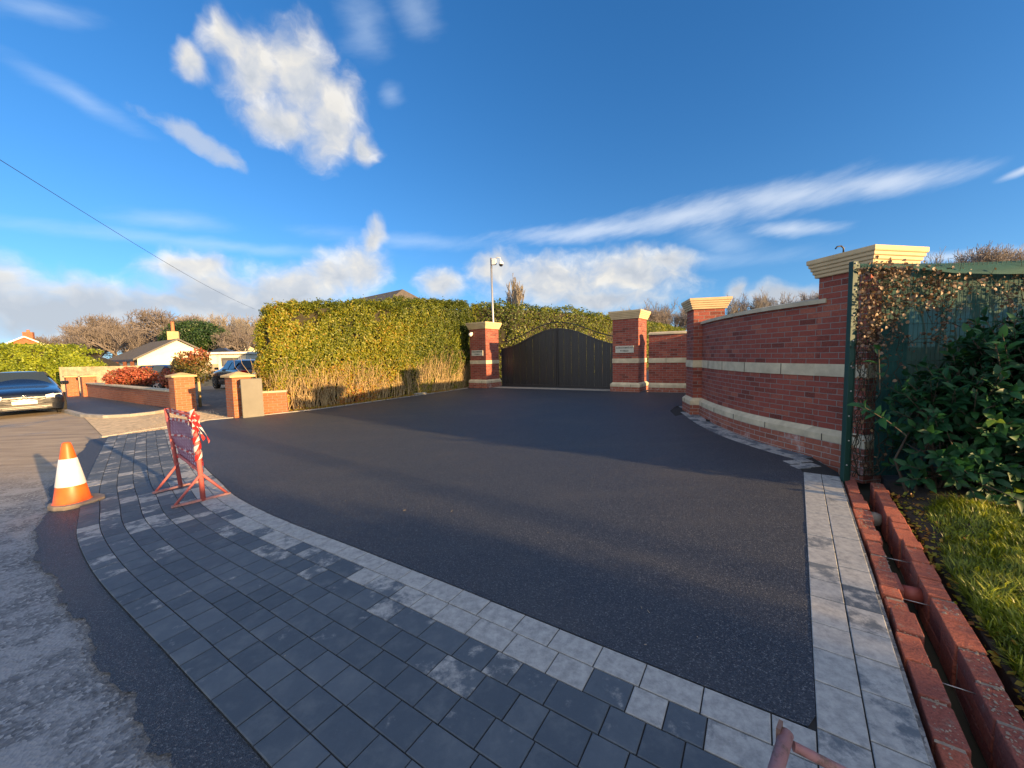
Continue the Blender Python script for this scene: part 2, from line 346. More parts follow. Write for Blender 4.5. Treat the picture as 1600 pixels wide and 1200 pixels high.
    rear_fill=mathn(nt,'MULTIPLY',smooth(nt,s[1],.05,-.35),smooth(nt,fbm(P0,3.,3,.55),.30,.52))  # bright cloud added in the unseen sky behind the camera as fill light
    colsky=mixc(nt,mathn(nt,'MULTIPLY',rear_fill,.8),colsky,(1.3*K,1.25*K,1.2*K))
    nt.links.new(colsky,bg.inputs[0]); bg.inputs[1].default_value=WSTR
WSTR=.08; WCLOUD=5.6
build_world()
SC.world.cycles.sampling_method='MANUAL'; SC.world.cycles.sample_map_resolution=512
sl=bpy.data.lights.new('sun','SUN'); sl.energy=5.0; sl.angle=rad(.6); sl.color=(1.,.64,.29)
so=bpy.data.objects.new('sun',sl); COL.objects.link(so)
sd=Vector((math.sin(SUN_AZ)*math.cos(SUN_EL),math.cos(SUN_AZ)*math.cos(SUN_EL),math.sin(SUN_EL)))
so.rotation_euler=sd.to_track_quat('Z','Y').to_euler(); so.location=(20,-20,20)
cd=bpy.data.cameras.new('camera'); co=bpy.data.objects.new('camera',cd); COL.objects.link(co); SC.camera=co
cd.sensor_width=36; cd.lens=13.5; cd.clip_end=3000; cd.clip_start=.05
co.matrix_world=Matrix.Translation((0,0,EYE))@Matrix.Rotation(PI/2-PITCH,4,'X')@Matrix.Rotation(-ROLL,4,'Z')
SC.view_settings.view_transform='Standard'; SC.view_settings.look='None'; SC.view_settings.exposure=1.38; SC.view_settings.gamma=1
# ------------------------------------------------------------------ ground
def struct(mb,name,mat,**k): return prop(mb.build(name,mat,**k),kind='structure')
gsh=MB(); xs=[-900,-300,-120,-70,-45,-30,-15,-5,0,5,14,30,70,150,400,900]; ys=[-200,-60,-14,-5,0,5,10,16,22,28,34,60,120,300,900,1500]
for i in range(len(xs)-1):
    for j in range(len(ys)-1):
        q=[(xs[i],ys[j]),(xs[i+1],ys[j]),(xs[i+1],ys[j+1]),(xs[i],ys[j+1])]; gsh.face([(x,y,gz(x,y)-.24) for x,y in q])
struct(gsh,'ground',M['ground'])
dR=Vector((.595,.804)); nR=Vector((.804,-.595))
def RL(s,o): # right-hand edge line: s along, o offset to the right of the drive edge
    p=Vector((1.22,1.47))+dR*s+nR*o; return (p.x,p.y)
RW=.325
trL=[RL(-4,RW+.02),RL(3.75,RW+.02)]
# catmull-rom
def spline(pts,n=12):
    P=[Vector(p) for p in pts]; P=[P[0]*2-P[1]]+P+[P[-1]*2-P[-2]]; out=[]
    for i in range(1,len(P)-2):
        for k in range(n):
            t=k/n; a,b,c,d=P[i-1:i+3]
            out.append(.5*((2*b)+(-a+c)*t+(2*a-5*b+4*c-d)*t*t+(-a+3*b-3*c+d)*t**3))
    out.append(P[-2]); return out
OUT=spline([(-8.85,8.3),(-6.95,6.3),(-5.45,4.75),(-4.6,3.95),(-4.03,3.42),(-3.45,2.97),(-2.95,2.62),(-2.45,2.3),(-1.97,2.0),(-1.5,1.7),(-1.0,1.38),(.1,.66),(1.6,-.3)],14)
def cum(P):
    s=[0.]
    for i in range(1,len(P)): s.append(s[-1]+(P[i]-P[i-1]).length)
    return s
def offs(P,o):
    out=[]
    for i in range(len(P)):
        d=(P[min(i+1,len(P)-1)]-P[max(i-1,0)]).normalized(); out.append(P[i]+Vector((-d.y,d.x))*o)
    return out
def samp(P,S,s):
    s=clampf(s,0,S[-1]-1e-6); import bisect
    i=max(0,bisect.bisect_right(S,s)-1); i=min(i,len(P)-2); t=(s-S[i])/max(1e-9,S[i+1]-S[i])
    d=(P[min(i+2,len(P)-1)]-P[max(i-1,0)]).normalized(); return P[i].lerp(P[i+1],t),Vector((-d.y,d.x))
NROW=8; PW=.151
INN=offs(OUT,NROW*PW+.006)
def right_of_edge(p): return (Vector(p)-Vector((1.22,1.47))).dot(nR)
INNc=[p for p in INN if right_of_edge(p)<0]
zsh=lambda d:(lambda x,y: gz(x,y)+d)
# old road and surfaces in front
rd=[(-45,34),(-45,-14),(14,-14)]+[RL(-14,RW+.02)]+[trL[0]]+[trL[1]]+[(4.1,5.2),(4.1,8.3)]+[(4.6,9.5),(6.3,10.5),(6.4,12.5),(4.6,13.2),(9,34)]
mb=MB(); mb.prism(rd,zsh(-.23),zsh(-.012)); struct(mb,'road',M['road'])
# new tarmac reinstatement strip with a ragged edge
edge=spline([(-9.0,8.05),(-7.6,6.6),(-6.6,5.45),(-5.4,4.35),(-4.72,3.72),(-4.15,3.2),(-3.5,2.78),(-3.04,2.47),(-2.5,2.12),(-2.0,1.78),(-1.55,1.5),(-1.2,1.25),(-.2,.5),(1.2,-.5)],20)
rag=[]
for i,(p,q_) in enumerate(zip(edge,offs(edge,1.))):
    n_=(q_-p); k_=.020*math.sin(i*.21)+.012*math.sin(i*.57+1)+.007*math.sin(i*1.31+2)+rnd.uniform(-.006,.006); rag.append((p.x+n_.x*k_,p.y+n_.y*k_))
mb=MB(); mb.sheet([tuple(p) for p in OUT][::-1][4:]+rag[:-4],zsh(.002)); struct(mb,'tarmac_strip',M['tarmac'])
wallpts=spline([(4.17,8.42),(4.05,7.9),(3.93,7.25),(3.86,6.5),(3.87,5.9),(3.95,5.35),(4.05,4.95)],8)  # curved wall face (drive side)
wl_off=offs(wallpts[::-1],.06); WO=offs(wallpts[::-1],.06+2*PW)     # heading away from camera: left = drive side
dpoly=[tuple(p) for p in INNc]+[RL(0,0),RL(3.62,0)]+[(p.x,p.y) for p in WO if p.y>4.95]+[(3.55,8.3),(3.72,9.0),(4.1,9.6),(5.0,10.2),(6.0,11.2),(6.1,12.2),(4.5,12.9),(6.5,16.),(9,26),(5,28),(0.5,19.),(-.9,17.4),(-1.9,17.05),(-2.62,15.66),(-4.46,13.27),(-5.83,11.5),(-6.98,10.66),(-8.1,10.1)]
mb=MB(); mb.sheet(dpoly,zsh(.013)); struct(mb,'driveway',M['tarmac'])
bed=[tuple(p) for p in OUT]+[RL(-2.5,RW),RL(3.85,RW),(3.95,5.0)]+[(p.x,p.y) for p in wl_off if p.y>5.0]+[(4.2,9.6),(3.9,9.5),(3.6,9.0),(3.45,8.4),(3.3,6.5),(3.2,4.9),(1.4,2.4)]+[tuple(p) for p in INNc][::-1]
mb=MB(); mb.sheet(bed,zsh(.0085)); struct(mb,'paving_bed',M['joint'])
# ------------------------------------------------------------------ block paving
class PV:
    def __init__(s): s.v=[];s.f=[];s.d=[];s.b=[];s.s=[]
    def add(s,poly,d,b):
        n=len(poly); c=Vector((sum(p[0] for p in poly)/n,sum(p[1] for p in poly)/n)); j=rnd.uniform(-.001,.001); tx,ty=rnd.uniform(-.004,.004),rnd.uniform(-.004,.004)
        A=sum(poly[i][0]*poly[(i+1)%n][1]-poly[(i+1)%n][0]*poly[i][1] for i in range(n))/2
        if A<0: poly=poly[::-1]; A=-A
        if A<.0022: return
        base=len(s.v); sd_=rnd.uniform(0,9)
        for lev,(ins,dz) in enumerate([(0,-.01),(0,.0138),(.004,.016)]):
            for p in poly:
                q=Vector(p); v=(c-q); q=q+v.normalized()*ins*1.4; z=gz(q.x,q.y)+dz+j+tx*(q.x-c.x)+ty*(q.y-c.y); s.v.append((q.x,q.y,z))
        for lev in range(2):
            for i in range(n):
                k=(i+1)%n; s.f.append((base+lev*n+i,base+lev*n+k,base+(lev+1)*n+k,base+(lev+1)*n+i))
        s.f.append(tuple(base+2*n+i for i in range(n)))
        s.d+=[d]*3*n; s.b+=[b]*3*n; s.s+=[sd_]*3*n
    def build(s,name):
        me=bpy.data.meshes.new(name); me.from_pydata(s.v,[],s.f)
        for k,a in(('d',s.d),('b',s.b),('s',s.s)):
            t=me.attributes.new(k,'FLOAT','POINT'); t.data.foreach_set('value',np.array(a,dtype=np.float32))
        me.materials.append(M['paver']); o=bpy.data.objects.new(name,me); COL.objects.link(o); return prop(o,kind='structure')
def clip(poly,p0,n):   # keep side where (p-p0).n<=0
    out=[]; N=len(poly)
    for i in range(N):
        a,b=Vector(poly[i]),Vector(poly[(i+1)%N]); da,db=(a-p0).dot(n),(b-p0).dot(n)
        if da<=0: out.append(tuple(a))
        if da*db<0: out.append(tuple(a.lerp(b,da/(da-db))))
    return out
g=.0028
def rowtiles(pv,curve,k,lens,dfun,s0=0.,clips=(),smax=1e9,w=None):
    w=w or PW; C=offs(curve,(k+.5)*w); S=cum(C); s=s0; h=w/2-g
    while s<min(S[-1],smax):
        L=lens(); a,na=samp(C,S,s+g); b,nb=samp(C,S,min(s+L,smax)-g); mid,_=samp(C,S,s+L/2)
        poly=[tuple(a-na*h),tuple(b-nb*h),tuple(b+nb*h),tuple(a+na*h)]
        for p0,n in clips:
            poly=clip(poly,p0,n)
            if len(poly)<3: break
        if len(poly)>=3: pv.add(poly,*dfun(mid,k))
        s+=L
endn=(Vector((-8.04,10.15))-Vector((-8.85,8.3))); endn=Vector((-endn.y,endn.x)).normalized()
clipsF=[(Vector(RL(0,-g)),nR),(Vector((-8.85,8.3)),endn)]
def dfield(m,k):
    near=math.exp(-((m-Vector((-4.3,4.1))).length/1.5)**2)
    b=.20+.1*rnd.random()
    if rnd.random()<.05: b=rnd.uniform(.36,.44)
    if rnd.random()<.38*near: b=rnd.uniform(.36,.56)
    if k==6: b=rnd.choice([.42,.5,.56,.62,.66,.66]) if rnd.random()<.85 else .3
    if k==7: b=rnd.uniform(.60,.80)
    if k==5 and rnd.random()<.22: b=.43
    if m.y>5 and rnd.random()<.25: b=rnd.uniform(.36,.46)
    return rnd.uniform(.1,.9),b
pv=PV()
for k in range(NROW-1):
    rowtiles(pv,OUT,k,lambda:rnd.choice([.15,.19,.19,.25]),dfield,s0=-rnd.random()*.2,clips=clipsF)
pv.build('block_paving')
pe=PV(); rowtiles(pe,OUT,NROW-1,lambda:rnd.choice([.22,.25]),dfield,clips=clipsF)
RLINE=[Vector(RL(-3,.0)),Vector(RL(0,.0)),Vector(RL(3.66,.0))]
def dright(m,k):
    return rnd.uniform(.1,.9),(rnd.uniform(.50,.74) if k==-1 or m.y>2.2 else rnd.choice([.30,.38,.44,.5,.62]))
R2=[Vector(RL(-3,0)),Vector(RL(0,0)),Vector(RL(3.66,0))]
def drv(m,k): return dright(m,-1 if k==-1 else 0)
rowtiles(pe,R2,-1,lambda:rnd.choice([.22,.24,.27]),drv,w=.163); rowtiles(pe,R2,-2,lambda:rnd.choice([.22,.24,.27]),dright,s0=-.1,w=.163)
# two rows following the curved wall
def dwall(m,k): return rnd.uniform(.2,1.),rnd.uniform(.36,.58)
WB=[p for p in wl_off if p.y>4.98]+[Vector((4.2,8.9)),Vector((4.35,9.6))]
ec=[(Vector((3.55,4.72)),Vector((-.35,-1)).normalized())]
rowtiles(pe,WB,0,lambda:.22,dwall); rowtiles(pe,WB,1,lambda:.22,dwall,s0=-.1,smax=3.9)
for px in [(3.52,4.62),(3.68,4.66),(3.56,4.8),(3.74,4.86)]: pe.add([(px[0]-.085,px[1]-.08),(px[0]+.08,px[1]-.06),(px[0]+.075,px[1]+.085),(px[0]-.085,px[1]+.07)],.5,.5)
pe.build('paving_border')
# drainage slot line beside the right border, kerbs, threshold
def strip(pts,w,z0,z1,mat,name,parent=None,**k):
    P=[Vector(p) for p in pts]; L=offs(P,w/2); R=offs(P,-w/2); mb=MB(); s=cum(P)
    for i in range(len(P)-1):
        a,b,c,d=L[i],L[i+1],R[i+1],R[i]
        def zz(p,dz): return gz(p.x,p.y)+dz
        mb.face([(d.x,d.y,zz(d,z1)),(c.x,c.y,zz(c,z1)),(b.x,b.y,zz(b,z1)),(a.x,a.y,zz(a,z1))])
        mb.face([(a.x,a.y,zz(a,z0)),(a.x,a.y,zz(a,z1)),(b.x,b.y,zz(b,z1)),(b.x,b.y,zz(b,z0))],uv=[(s[i],0),(s[i],z1-z0),(s[i+1],z1-z0),(s[i+1],0)])
        mb.face([(d.x,d.y,zz(d,z0)),(c.x,c.y,zz(c,z0)),(c.x,c.y,zz(c,z1)),(d.x,d.y,zz(d,z1))],uv=[(s[i],0),(s[i+1],0),(s[i+1],z1-z0),(s[i],z1-z0)])
    for i in(0,-1): mb.face([(L[i].x,L[i].y,gz(*L[i])+z0),(R[i].x,R[i].y,gz(*R[i])+z0),(R[i].x,R[i].y,gz(*R[i])+z1),(L[i].x,L[i].y,gz(*L[i])+z1)])
    return mb.build(name,mat,parent,**k)
prop(strip([(-8.95,8.25),(-8.08,10.2),(-6.98,10.72),(-5.83,11.6),(-4.46,13.35),(-2.62,15.75),(-1.95,16.6)],.07,-.05,.03,M['concrete'],'kerb_edging'),kind='structure')
prop(strip([(-.75,16.75),(3.75,13.75)],.5,-.02,.016,M['concrete'],'gate_threshold'),kind='structure')
# left verge: footway of the neighbouring house, kerb and gravel strip
fk=[G(60,640),G(100,643),G(130,651),G(165,653),G(205,651),G(240,647),G(272,641)]
fw=fk+[(-10.9,12.7),(-11.6,13.3),(-23.2,20.9),(-30,25)]
mb=MB(); mb.prism([tuple(p) for p in fw],zsh(-.03),zsh(.07)); struct(mb,'footway',M['tarmac'])
prop(strip([tuple(p) for p in fk],.13,-.03,.085,M['concrete'],'road_kerb'),kind='structure')
gv=[(-8.95,8.3),(-8.2,10.2),(-7.75,10.55),(-10.9,12.75)]+[tuple(p) for p in fk[::-1][:5]]
gvm=MB(); gvm.sheet([(p[0],p[1]) for p in gv],zsh(.002)); struct(gvm,'gravel_strip',M['gravel'])
# loose stones
def stones(name,poly_pts,n,r0,r1,mat,zoff=0):
    V=[];Fc=[];c=0
    for _ in range(n):
        i=rnd.randrange(len(poly_pts)-1); (x0,y0,w0),(x1,y1,w1)=poly_pts[i],poly_pts[i+1]; t=rnd.random(); w=w0+(w1-w0)*t
        x=x0+(x1-x0)*t+rnd.uniform(-w,w); y=y0+(y1-y0)*t+rnd.uniform(-w,w); r=rnd.uniform(r0,r1); z=gz(x,y)+zoff
        for dx,dy,dz in((1,0,0),(0,1,.1),(-1,0,0),(0,-1,0),(0,0,.8),(.7,.7,.2)):
            V.append((x+dx*r*rnd.uniform(.7,1.2),y+dy*r*rnd.uniform(.7,1.2),z+dz*r))
        for f in((0,1,4),(1,2,4),(2,3,4),(3,0,4),(0,5,1)): Fc.append([c+k for k in f])
        c+=6
    return np_mesh(name,np.array(V),np.array(Fc),mat)
M['stoneA']=simple('loose_stone',(.52,.40,.26),.9,var=.5,scale=25)
prop(stones('loose_gravel',[(-9.0,8.5,.15),(-8.5,9.6,.45),(-8.6,10.3,.6),(-10.3,11.8,.6)],5000,.008,.032,M['stoneA']),'loose tan gravel and rubble spilled beside the kerb','gravel',kind='stuff')
mb=MB(); mb.sheet([(-10.7,12.75),(-8.05,10.75),(-7.4,11.1),(-12.,20),(-24,24),(-23.0,21.0),(-11.8,13.5)],zsh(.004)); struct(mb,'forecourt',M['darkgravel'])
mb=MB(); mb.sheet([(-11.9,13.6),(-23,21.1),(-22,22),(-12,14.6)],zsh(.03)); struct(mb,'planting_bed',M['soil'])
# verge on the right (soil then grass) beyond the brick footings
OB=RW+.41
vp=[RL(-3,OB),RL(-1,OB),RL(1,OB),RL(2.4,OB),RL(3.6,OB),(4.6,4.4),(12,4.6),(12,-2)]
def vz(x,y):
    o=(Vector((x,y))-Vector((1.22,1.47))).dot(nR)-OB; return gz(x,y)-.05+.07*math.sin(PI/2*clampf(o/.4,0,1))+.02*math.sin(x*3.1)*math.sin(y*2.7)*clampf(o,0,1)
vm=MB(); NX,NY=40,30
for i in range(NX):
    for j in range(NY):
        def P(a,b):
            s=-3+b/NY*7.2; o=OB+(a/NX)**1.6*6.; x,y=RL(s,o); return (x,y,vz(x,y))
        q=[P(i,j),P(i+1,j),P(i+1,j+1),P(i,j+1)]
        vm.face(q,smooth=True)
q0=[RL(-3+7.2*b/NY,OB) for b in range(NY+1)]
for i in range(NY): a,b=q0[i],q0[i+1]; vm.face([(a[0],a[1],gz(*a)-.24),(a[0],a[1],vz(*a)),(b[0],b[1],vz(*b)),(b[0],b[1],gz(*b)-.24)])
struct(vm,'verge',M['soil'])
# ------------------------------------------------------------------ brick pillars and boundary walls
Z_PL0,Z_PL1,Z_B0,Z_B1=.375,.524,1.195,1.353
def pillar(label,cx,cy,ang,w,ztop,zcap,cap_w,group,steps=5):
    g0=gz(cx,cy); t=thing('brick_pillar',label,'pillar',(cx,cy,g0),group)
    h=w/2
    mb=MB()
    mb.frustum(cx,cy,ang,h,h,Z_PL1-.02,zcap,(0,0)); mb.build('shaft',M['brick'],t)
    mb=MB(); mb.frustum(cx,cy,ang,h+.065,h+.065,g0-.15,Z_PL0,(0,1)); mb.build('base_course',M['brickbase'],t)
    mb=MB(); mb.frustum(cx,cy,ang,h+.07,h+.07,Z_PL0,Z_PL0+.085,(1,0)); mb.frustum(cx,cy,ang,h+.07,h+.004,Z_PL0+.085,Z_PL1,(0,1))
    c,s=math.cos(ang),math.sin(ang)
    mb.build('plinth_stone',M['stone'],t,bevel=.006,merge=True)
    jm=MB()
    for o in(-.22*w,.24*w):
        for k in range(4):
            a=ang+k*PI/2; dx,dy=math.cos(a),math.sin(a); px,py=cx+dy*(h+.071)+dx*o,cy-dx*(h+.071)+dy*o
            if (k%2==0)==(o>0): jm.box((px,py,Z_PL0+.044),(.009,.006,.088),a)
    jm.build('stone_joint',M['groove'],t)
    mb=MB(); mb.frustum(cx,cy,ang,h+.012,h+.012,Z_B0,Z_B1,(1,1)); mb.build('stone_band',M['stone'],t,bevel=.004,merge=True)
    mb=MB(); n=steps; H=ztop-zcap; z=zcap; cw=cap_w/2
    for i in range(n):
        r=h+.02+(cw-h-.02)*(i+1)/n; dz=H*(.26 if i==n-1 else .74/(n-1))
        mb.frustum(cx,cy,ang,r-.006,r,z,z+dz*.22,(1,0)); mb.frustum(cx,cy,ang,r,r,z+dz*.22,z+dz,(0,1)); z+=dz
    mb.frustum(cx,cy,ang,cw-.01,.02,ztop,ztop+.035,(0,1))
    mb.build('cap',M['capstone'],t,bevel=.003,merge=True)
    return t
def cc(cx,cy,ang,w):  # centre from nearest corner
    a=Vector((math.cos(ang),math.sin(ang))); b=Vector((-a.y,a.x)); return cx,cy,a,b
AG=rad(-36); ua=Vector((math.cos(AG),math.sin(AG))); ub=Vector((-ua.y,ua.x))
cD=Vector((-1.07,16.3))-ua*.52+ub*.52; cC=Vector((4.3,12.9))-ua*.52+ub*.52
GP='tall stone capped pillars of the gated entrance'
pD=pillar('brick gate pillar left of the black gate with a small white camera on it',cD.x,cD.y,AG,.90,2.98,2.70,1.13,GP)
pC=pillar('brick gate pillar right of the black gate carrying the readable house sign',cC.x,cC.y,AG,.90,2.98,2.70,1.13,GP)
pB=pillar('middle brick pillar between the short wall and the long curved wall',4.36,8.69,rad(-12),.62,2.69,2.456,.84,GP)
pA=pillar('nearest brick pillar with wide stepped cap beside the green fence post',4.36,4.82,rad(12),.60,2.69,2.456,.80,GP)
def wall(name,label,pts,side,group,ang_th=.33,z_top=2.13):
    # pts: face line; body lies to the right of heading if side=-1
    P=[Vector(p) for p in pts]; c=sum(P,Vector((0,0)))/len(P); t=thing(name,label,'wall',(P[0].x,P[0].y,gz(*P[0])),group)
    S=cum(P)
    def ribbon(mb,o0,o1,z0,z1,capt=True,bot=False):
        A=offs(P,o0*side); B=offs(P,o1*side); n=len(P)
        f=[(1,1)]
        for i in range(n-1):
            q=[(A[i].x,A[i].y,z0),(A[i+1].x,A[i+1].y,z0),(A[i+1].x,A[i+1].y,z1),(A[i].x,A[i].y,z1)]; uv=[(S[i],z0),(S[i+1],z0),(S[i+1],z1),(S[i],z1)]
            r=[(B[i].x,B[i].y,z0),(B[i+1].x,B[i+1].y,z0),(B[i+1].x,B[i+1].y,z1),(B[i].x,B[i].y,z1)]
            if side<0: mb.face(q[::-1],uv[::-1]); mb.face(r,uv)
            else: mb.face(q,uv); mb.face(r[::-1],uv[::-1])
            if capt: mb.face([q[3],q[2],r[2],r[3]] if side>0 else [q[2],q[3],r[3],r[2]],[(S[i],0),(S[i+1],0),(S[i+1],.3),(S[i],.3)])
            if bot: mb.face([q[0],r[0],r[1],q[1]],[(S[i],0),(S[i],.3),(S[i+1],.3),(S[i+1],0)])
        for i in(0,n-1):
            a,b=A[i],B[i]; mb.face([(a.x,a.y,z0),(b.x,b.y,z0),(b.x,b.y,z1),(a.x,a.y,z1)],[(0,z0),(.3,z0),(.3,z1),(0,z1)])
    T=ang_th
    mb=MB(); ribbon(mb,0,T,Z_PL1-.01,z_top,False); mb.build('brickwork',M['brick'],t)
    mb=MB(); ribbon(mb,-.06,T,gz(*P[0])-.25,Z_PL0); mb.build('base_course',M['brickbase'],t)
    mb=MB(); A=offs(P,-.065*side); A2=offs(P,-.003*side)
    for i in range(len(P)-1):
        f=[(A[i].x,A[i].y,Z_PL0),(A[i+1].x,A[i+1].y,Z_PL0),(A[i+1].x,A[i+1].y,Z_PL0+.085),(A[i].x,A[i].y,Z_PL0+.085)]
        h=[f[3],f[2],(A2[i+1].x,A2[i+1].y,Z_PL1),(A2[i].x,A2[i].y,Z_PL1)]; u=[(A2[i].x,A2[i].y,Z_PL0),(A2[i+1].x,A2[i+1].y,Z_PL0),f[1],f[0]]
        for q in(f,h,u): mb.face(q if side>0 else q[::-1])
    mb.build('plinth_stone',M['stone'],t)
    mb=MB(); ribbon(mb,-.012,T-.01,Z_B0,Z_B1,True,True); mb.build('stone_band',M['stone'],t)
    mb=MB(); ribbon(mb,-.045,T+.045,z_top,z_top+.055,False,True)
    A=offs(P,-.045*side);B=offs(P,(T+.045)*side);Cc=offs(P,(T/2)*side)
    for i in range(len(P)-1):
        for X,Y in((A,Cc),(Cc,B)):
            zx=z_top+(.055 if X is A else .095); zy=z_top+(.095 if X is A else .055)
            q=[(X[i].x,X[i].y,zx),(X[i+1].x,X[i+1].y,zx),(Y[i+1].x,Y[i+1].y,zy),(Y[i].x,Y[i].y,zy)]; mb.face(q if side>0 else q[::-1])
    mb.build('coping',M['coping'],t)
    jm=MB(); s=.35
    while s<S[-1]-.1:
        for (o,z0,z1) in((-.067,Z_PL0,Z_PL0+.088),(-.014,Z_B0,Z_B1)):
            p,nn=samp(P,S,s+(.2 if o>-.05 else 0)); q=p+nn*o*side; ta=math.atan2(-nn.x,nn.y); jm.box((q.x,q.y,(z0+z1)/2),(.008,.005,z1-z0-.004),ta)
        s+=.78
    jm.build('stone_joint',M['groove'],t)
    return t
WG='high brick boundary walls with stone bands'
wall('brick_wall','long curved brick wall with pale stone band and plinth beside the driveway',[tuple(p) for p in wallpts],1,WG)
wallCB=spline([(4.62,12.95),(5.3,12.55),(6.0,12.2),(6.35,11.6),(6.2,10.7),(5.6,9.8),(4.75,9.05)],6)
wall('brick_wall','short brick wall section beyond the middle pillar, right of the gate sign',[tuple(p) for p in wallCB],1,WG)
# house name signs
M['plaque']=simple('plaque_stone',(.50,.48,.40),.7,var=.08,scale=9); M['lettering']=simple('lettering_black',(.02,.02,.02),.6)
def text_mesh(name,body,size,mat,parent,mw,depth=.002,space=1.35):
    cu=bpy.data.curves.new(name,'FONT'); cu.body=body; cu.size=size; cu.align_x='CENTER'; cu.align_y='CENTER'; cu.extrude=depth; cu.space_line=space; cu.offset=.0006*size/.06
    ob=bpy.data.objects.new('tmp',cu); COL.objects.link(ob); dg=bpy.context.evaluated_depsgraph_get(); me=bpy.data.meshes.new_from_object(ob.evaluated_get(dg))
    bpy.data.objects.remove(ob); me.name=name; me.transform(Matrix.Translation(-root_loc(parent))@mw); me.materials.clear(); me.materials.append(mat)
    o=bpy.data.objects.new(name,me); COL.objects.link(o); o.parent=parent; return o
def plaque(t,c,label):
    n=-ub; h=.45; p=c+n*(h+.012)-ua*.02
    mb=MB(); mb.box((p.x,p.y,1.665),(.64,.03,.235),AG); q=mb.build('name_plaque',M['plaque'],t,bevel=.004,merge=True)
    R=Matrix(((ua.x,0,n.x),(ua.y,0,n.y),(0,1,0))).to_4x4(); f=p+n*.0165
    text_mesh('lettering','KNIGHTSBRIDGE\nSTABLES',.078,M['lettering'],q,Matrix.Translation((f.x,f.y,1.668))@R)
    if label: q['label']=label
plaque(pC,cC,None); plaque(pD,cD,None)
# dome camera on the left gate pillar
M['whiteplastic']=paint('white_plastic',(.75,.75,.73),.35); M['darkglass']=mat0('dark_dome',(.02,.02,.025),.12)[0]
n=-ub; p=cD+n*.455-ua*.30
t=thing('security_camera','small white ball camera fixed under the cap of the left gate pillar','security camera',(p.x,p.y,2.50))
mb=MB(); mb.lathe((p.x+n.x*.04,p.y+n.y*.04,2.52),[(0,-.05),(.05,-.05),(.06,-.02),(.06,.05),(0,.055)],16); mb.build('bracket',M['whiteplastic'],t)
mb=MB(); mb.lathe((p.x+n.x*.1,p.y+n.y*.1,2.47),[(0,-.085)]+[(.085*math.cos(a),.085*math.sin(a)) for a in [rad(x) for x in(-60,-30,0,30,60)]]+[(0,.085)],16); mb.build('camera_ball',M['whiteplastic'],t)
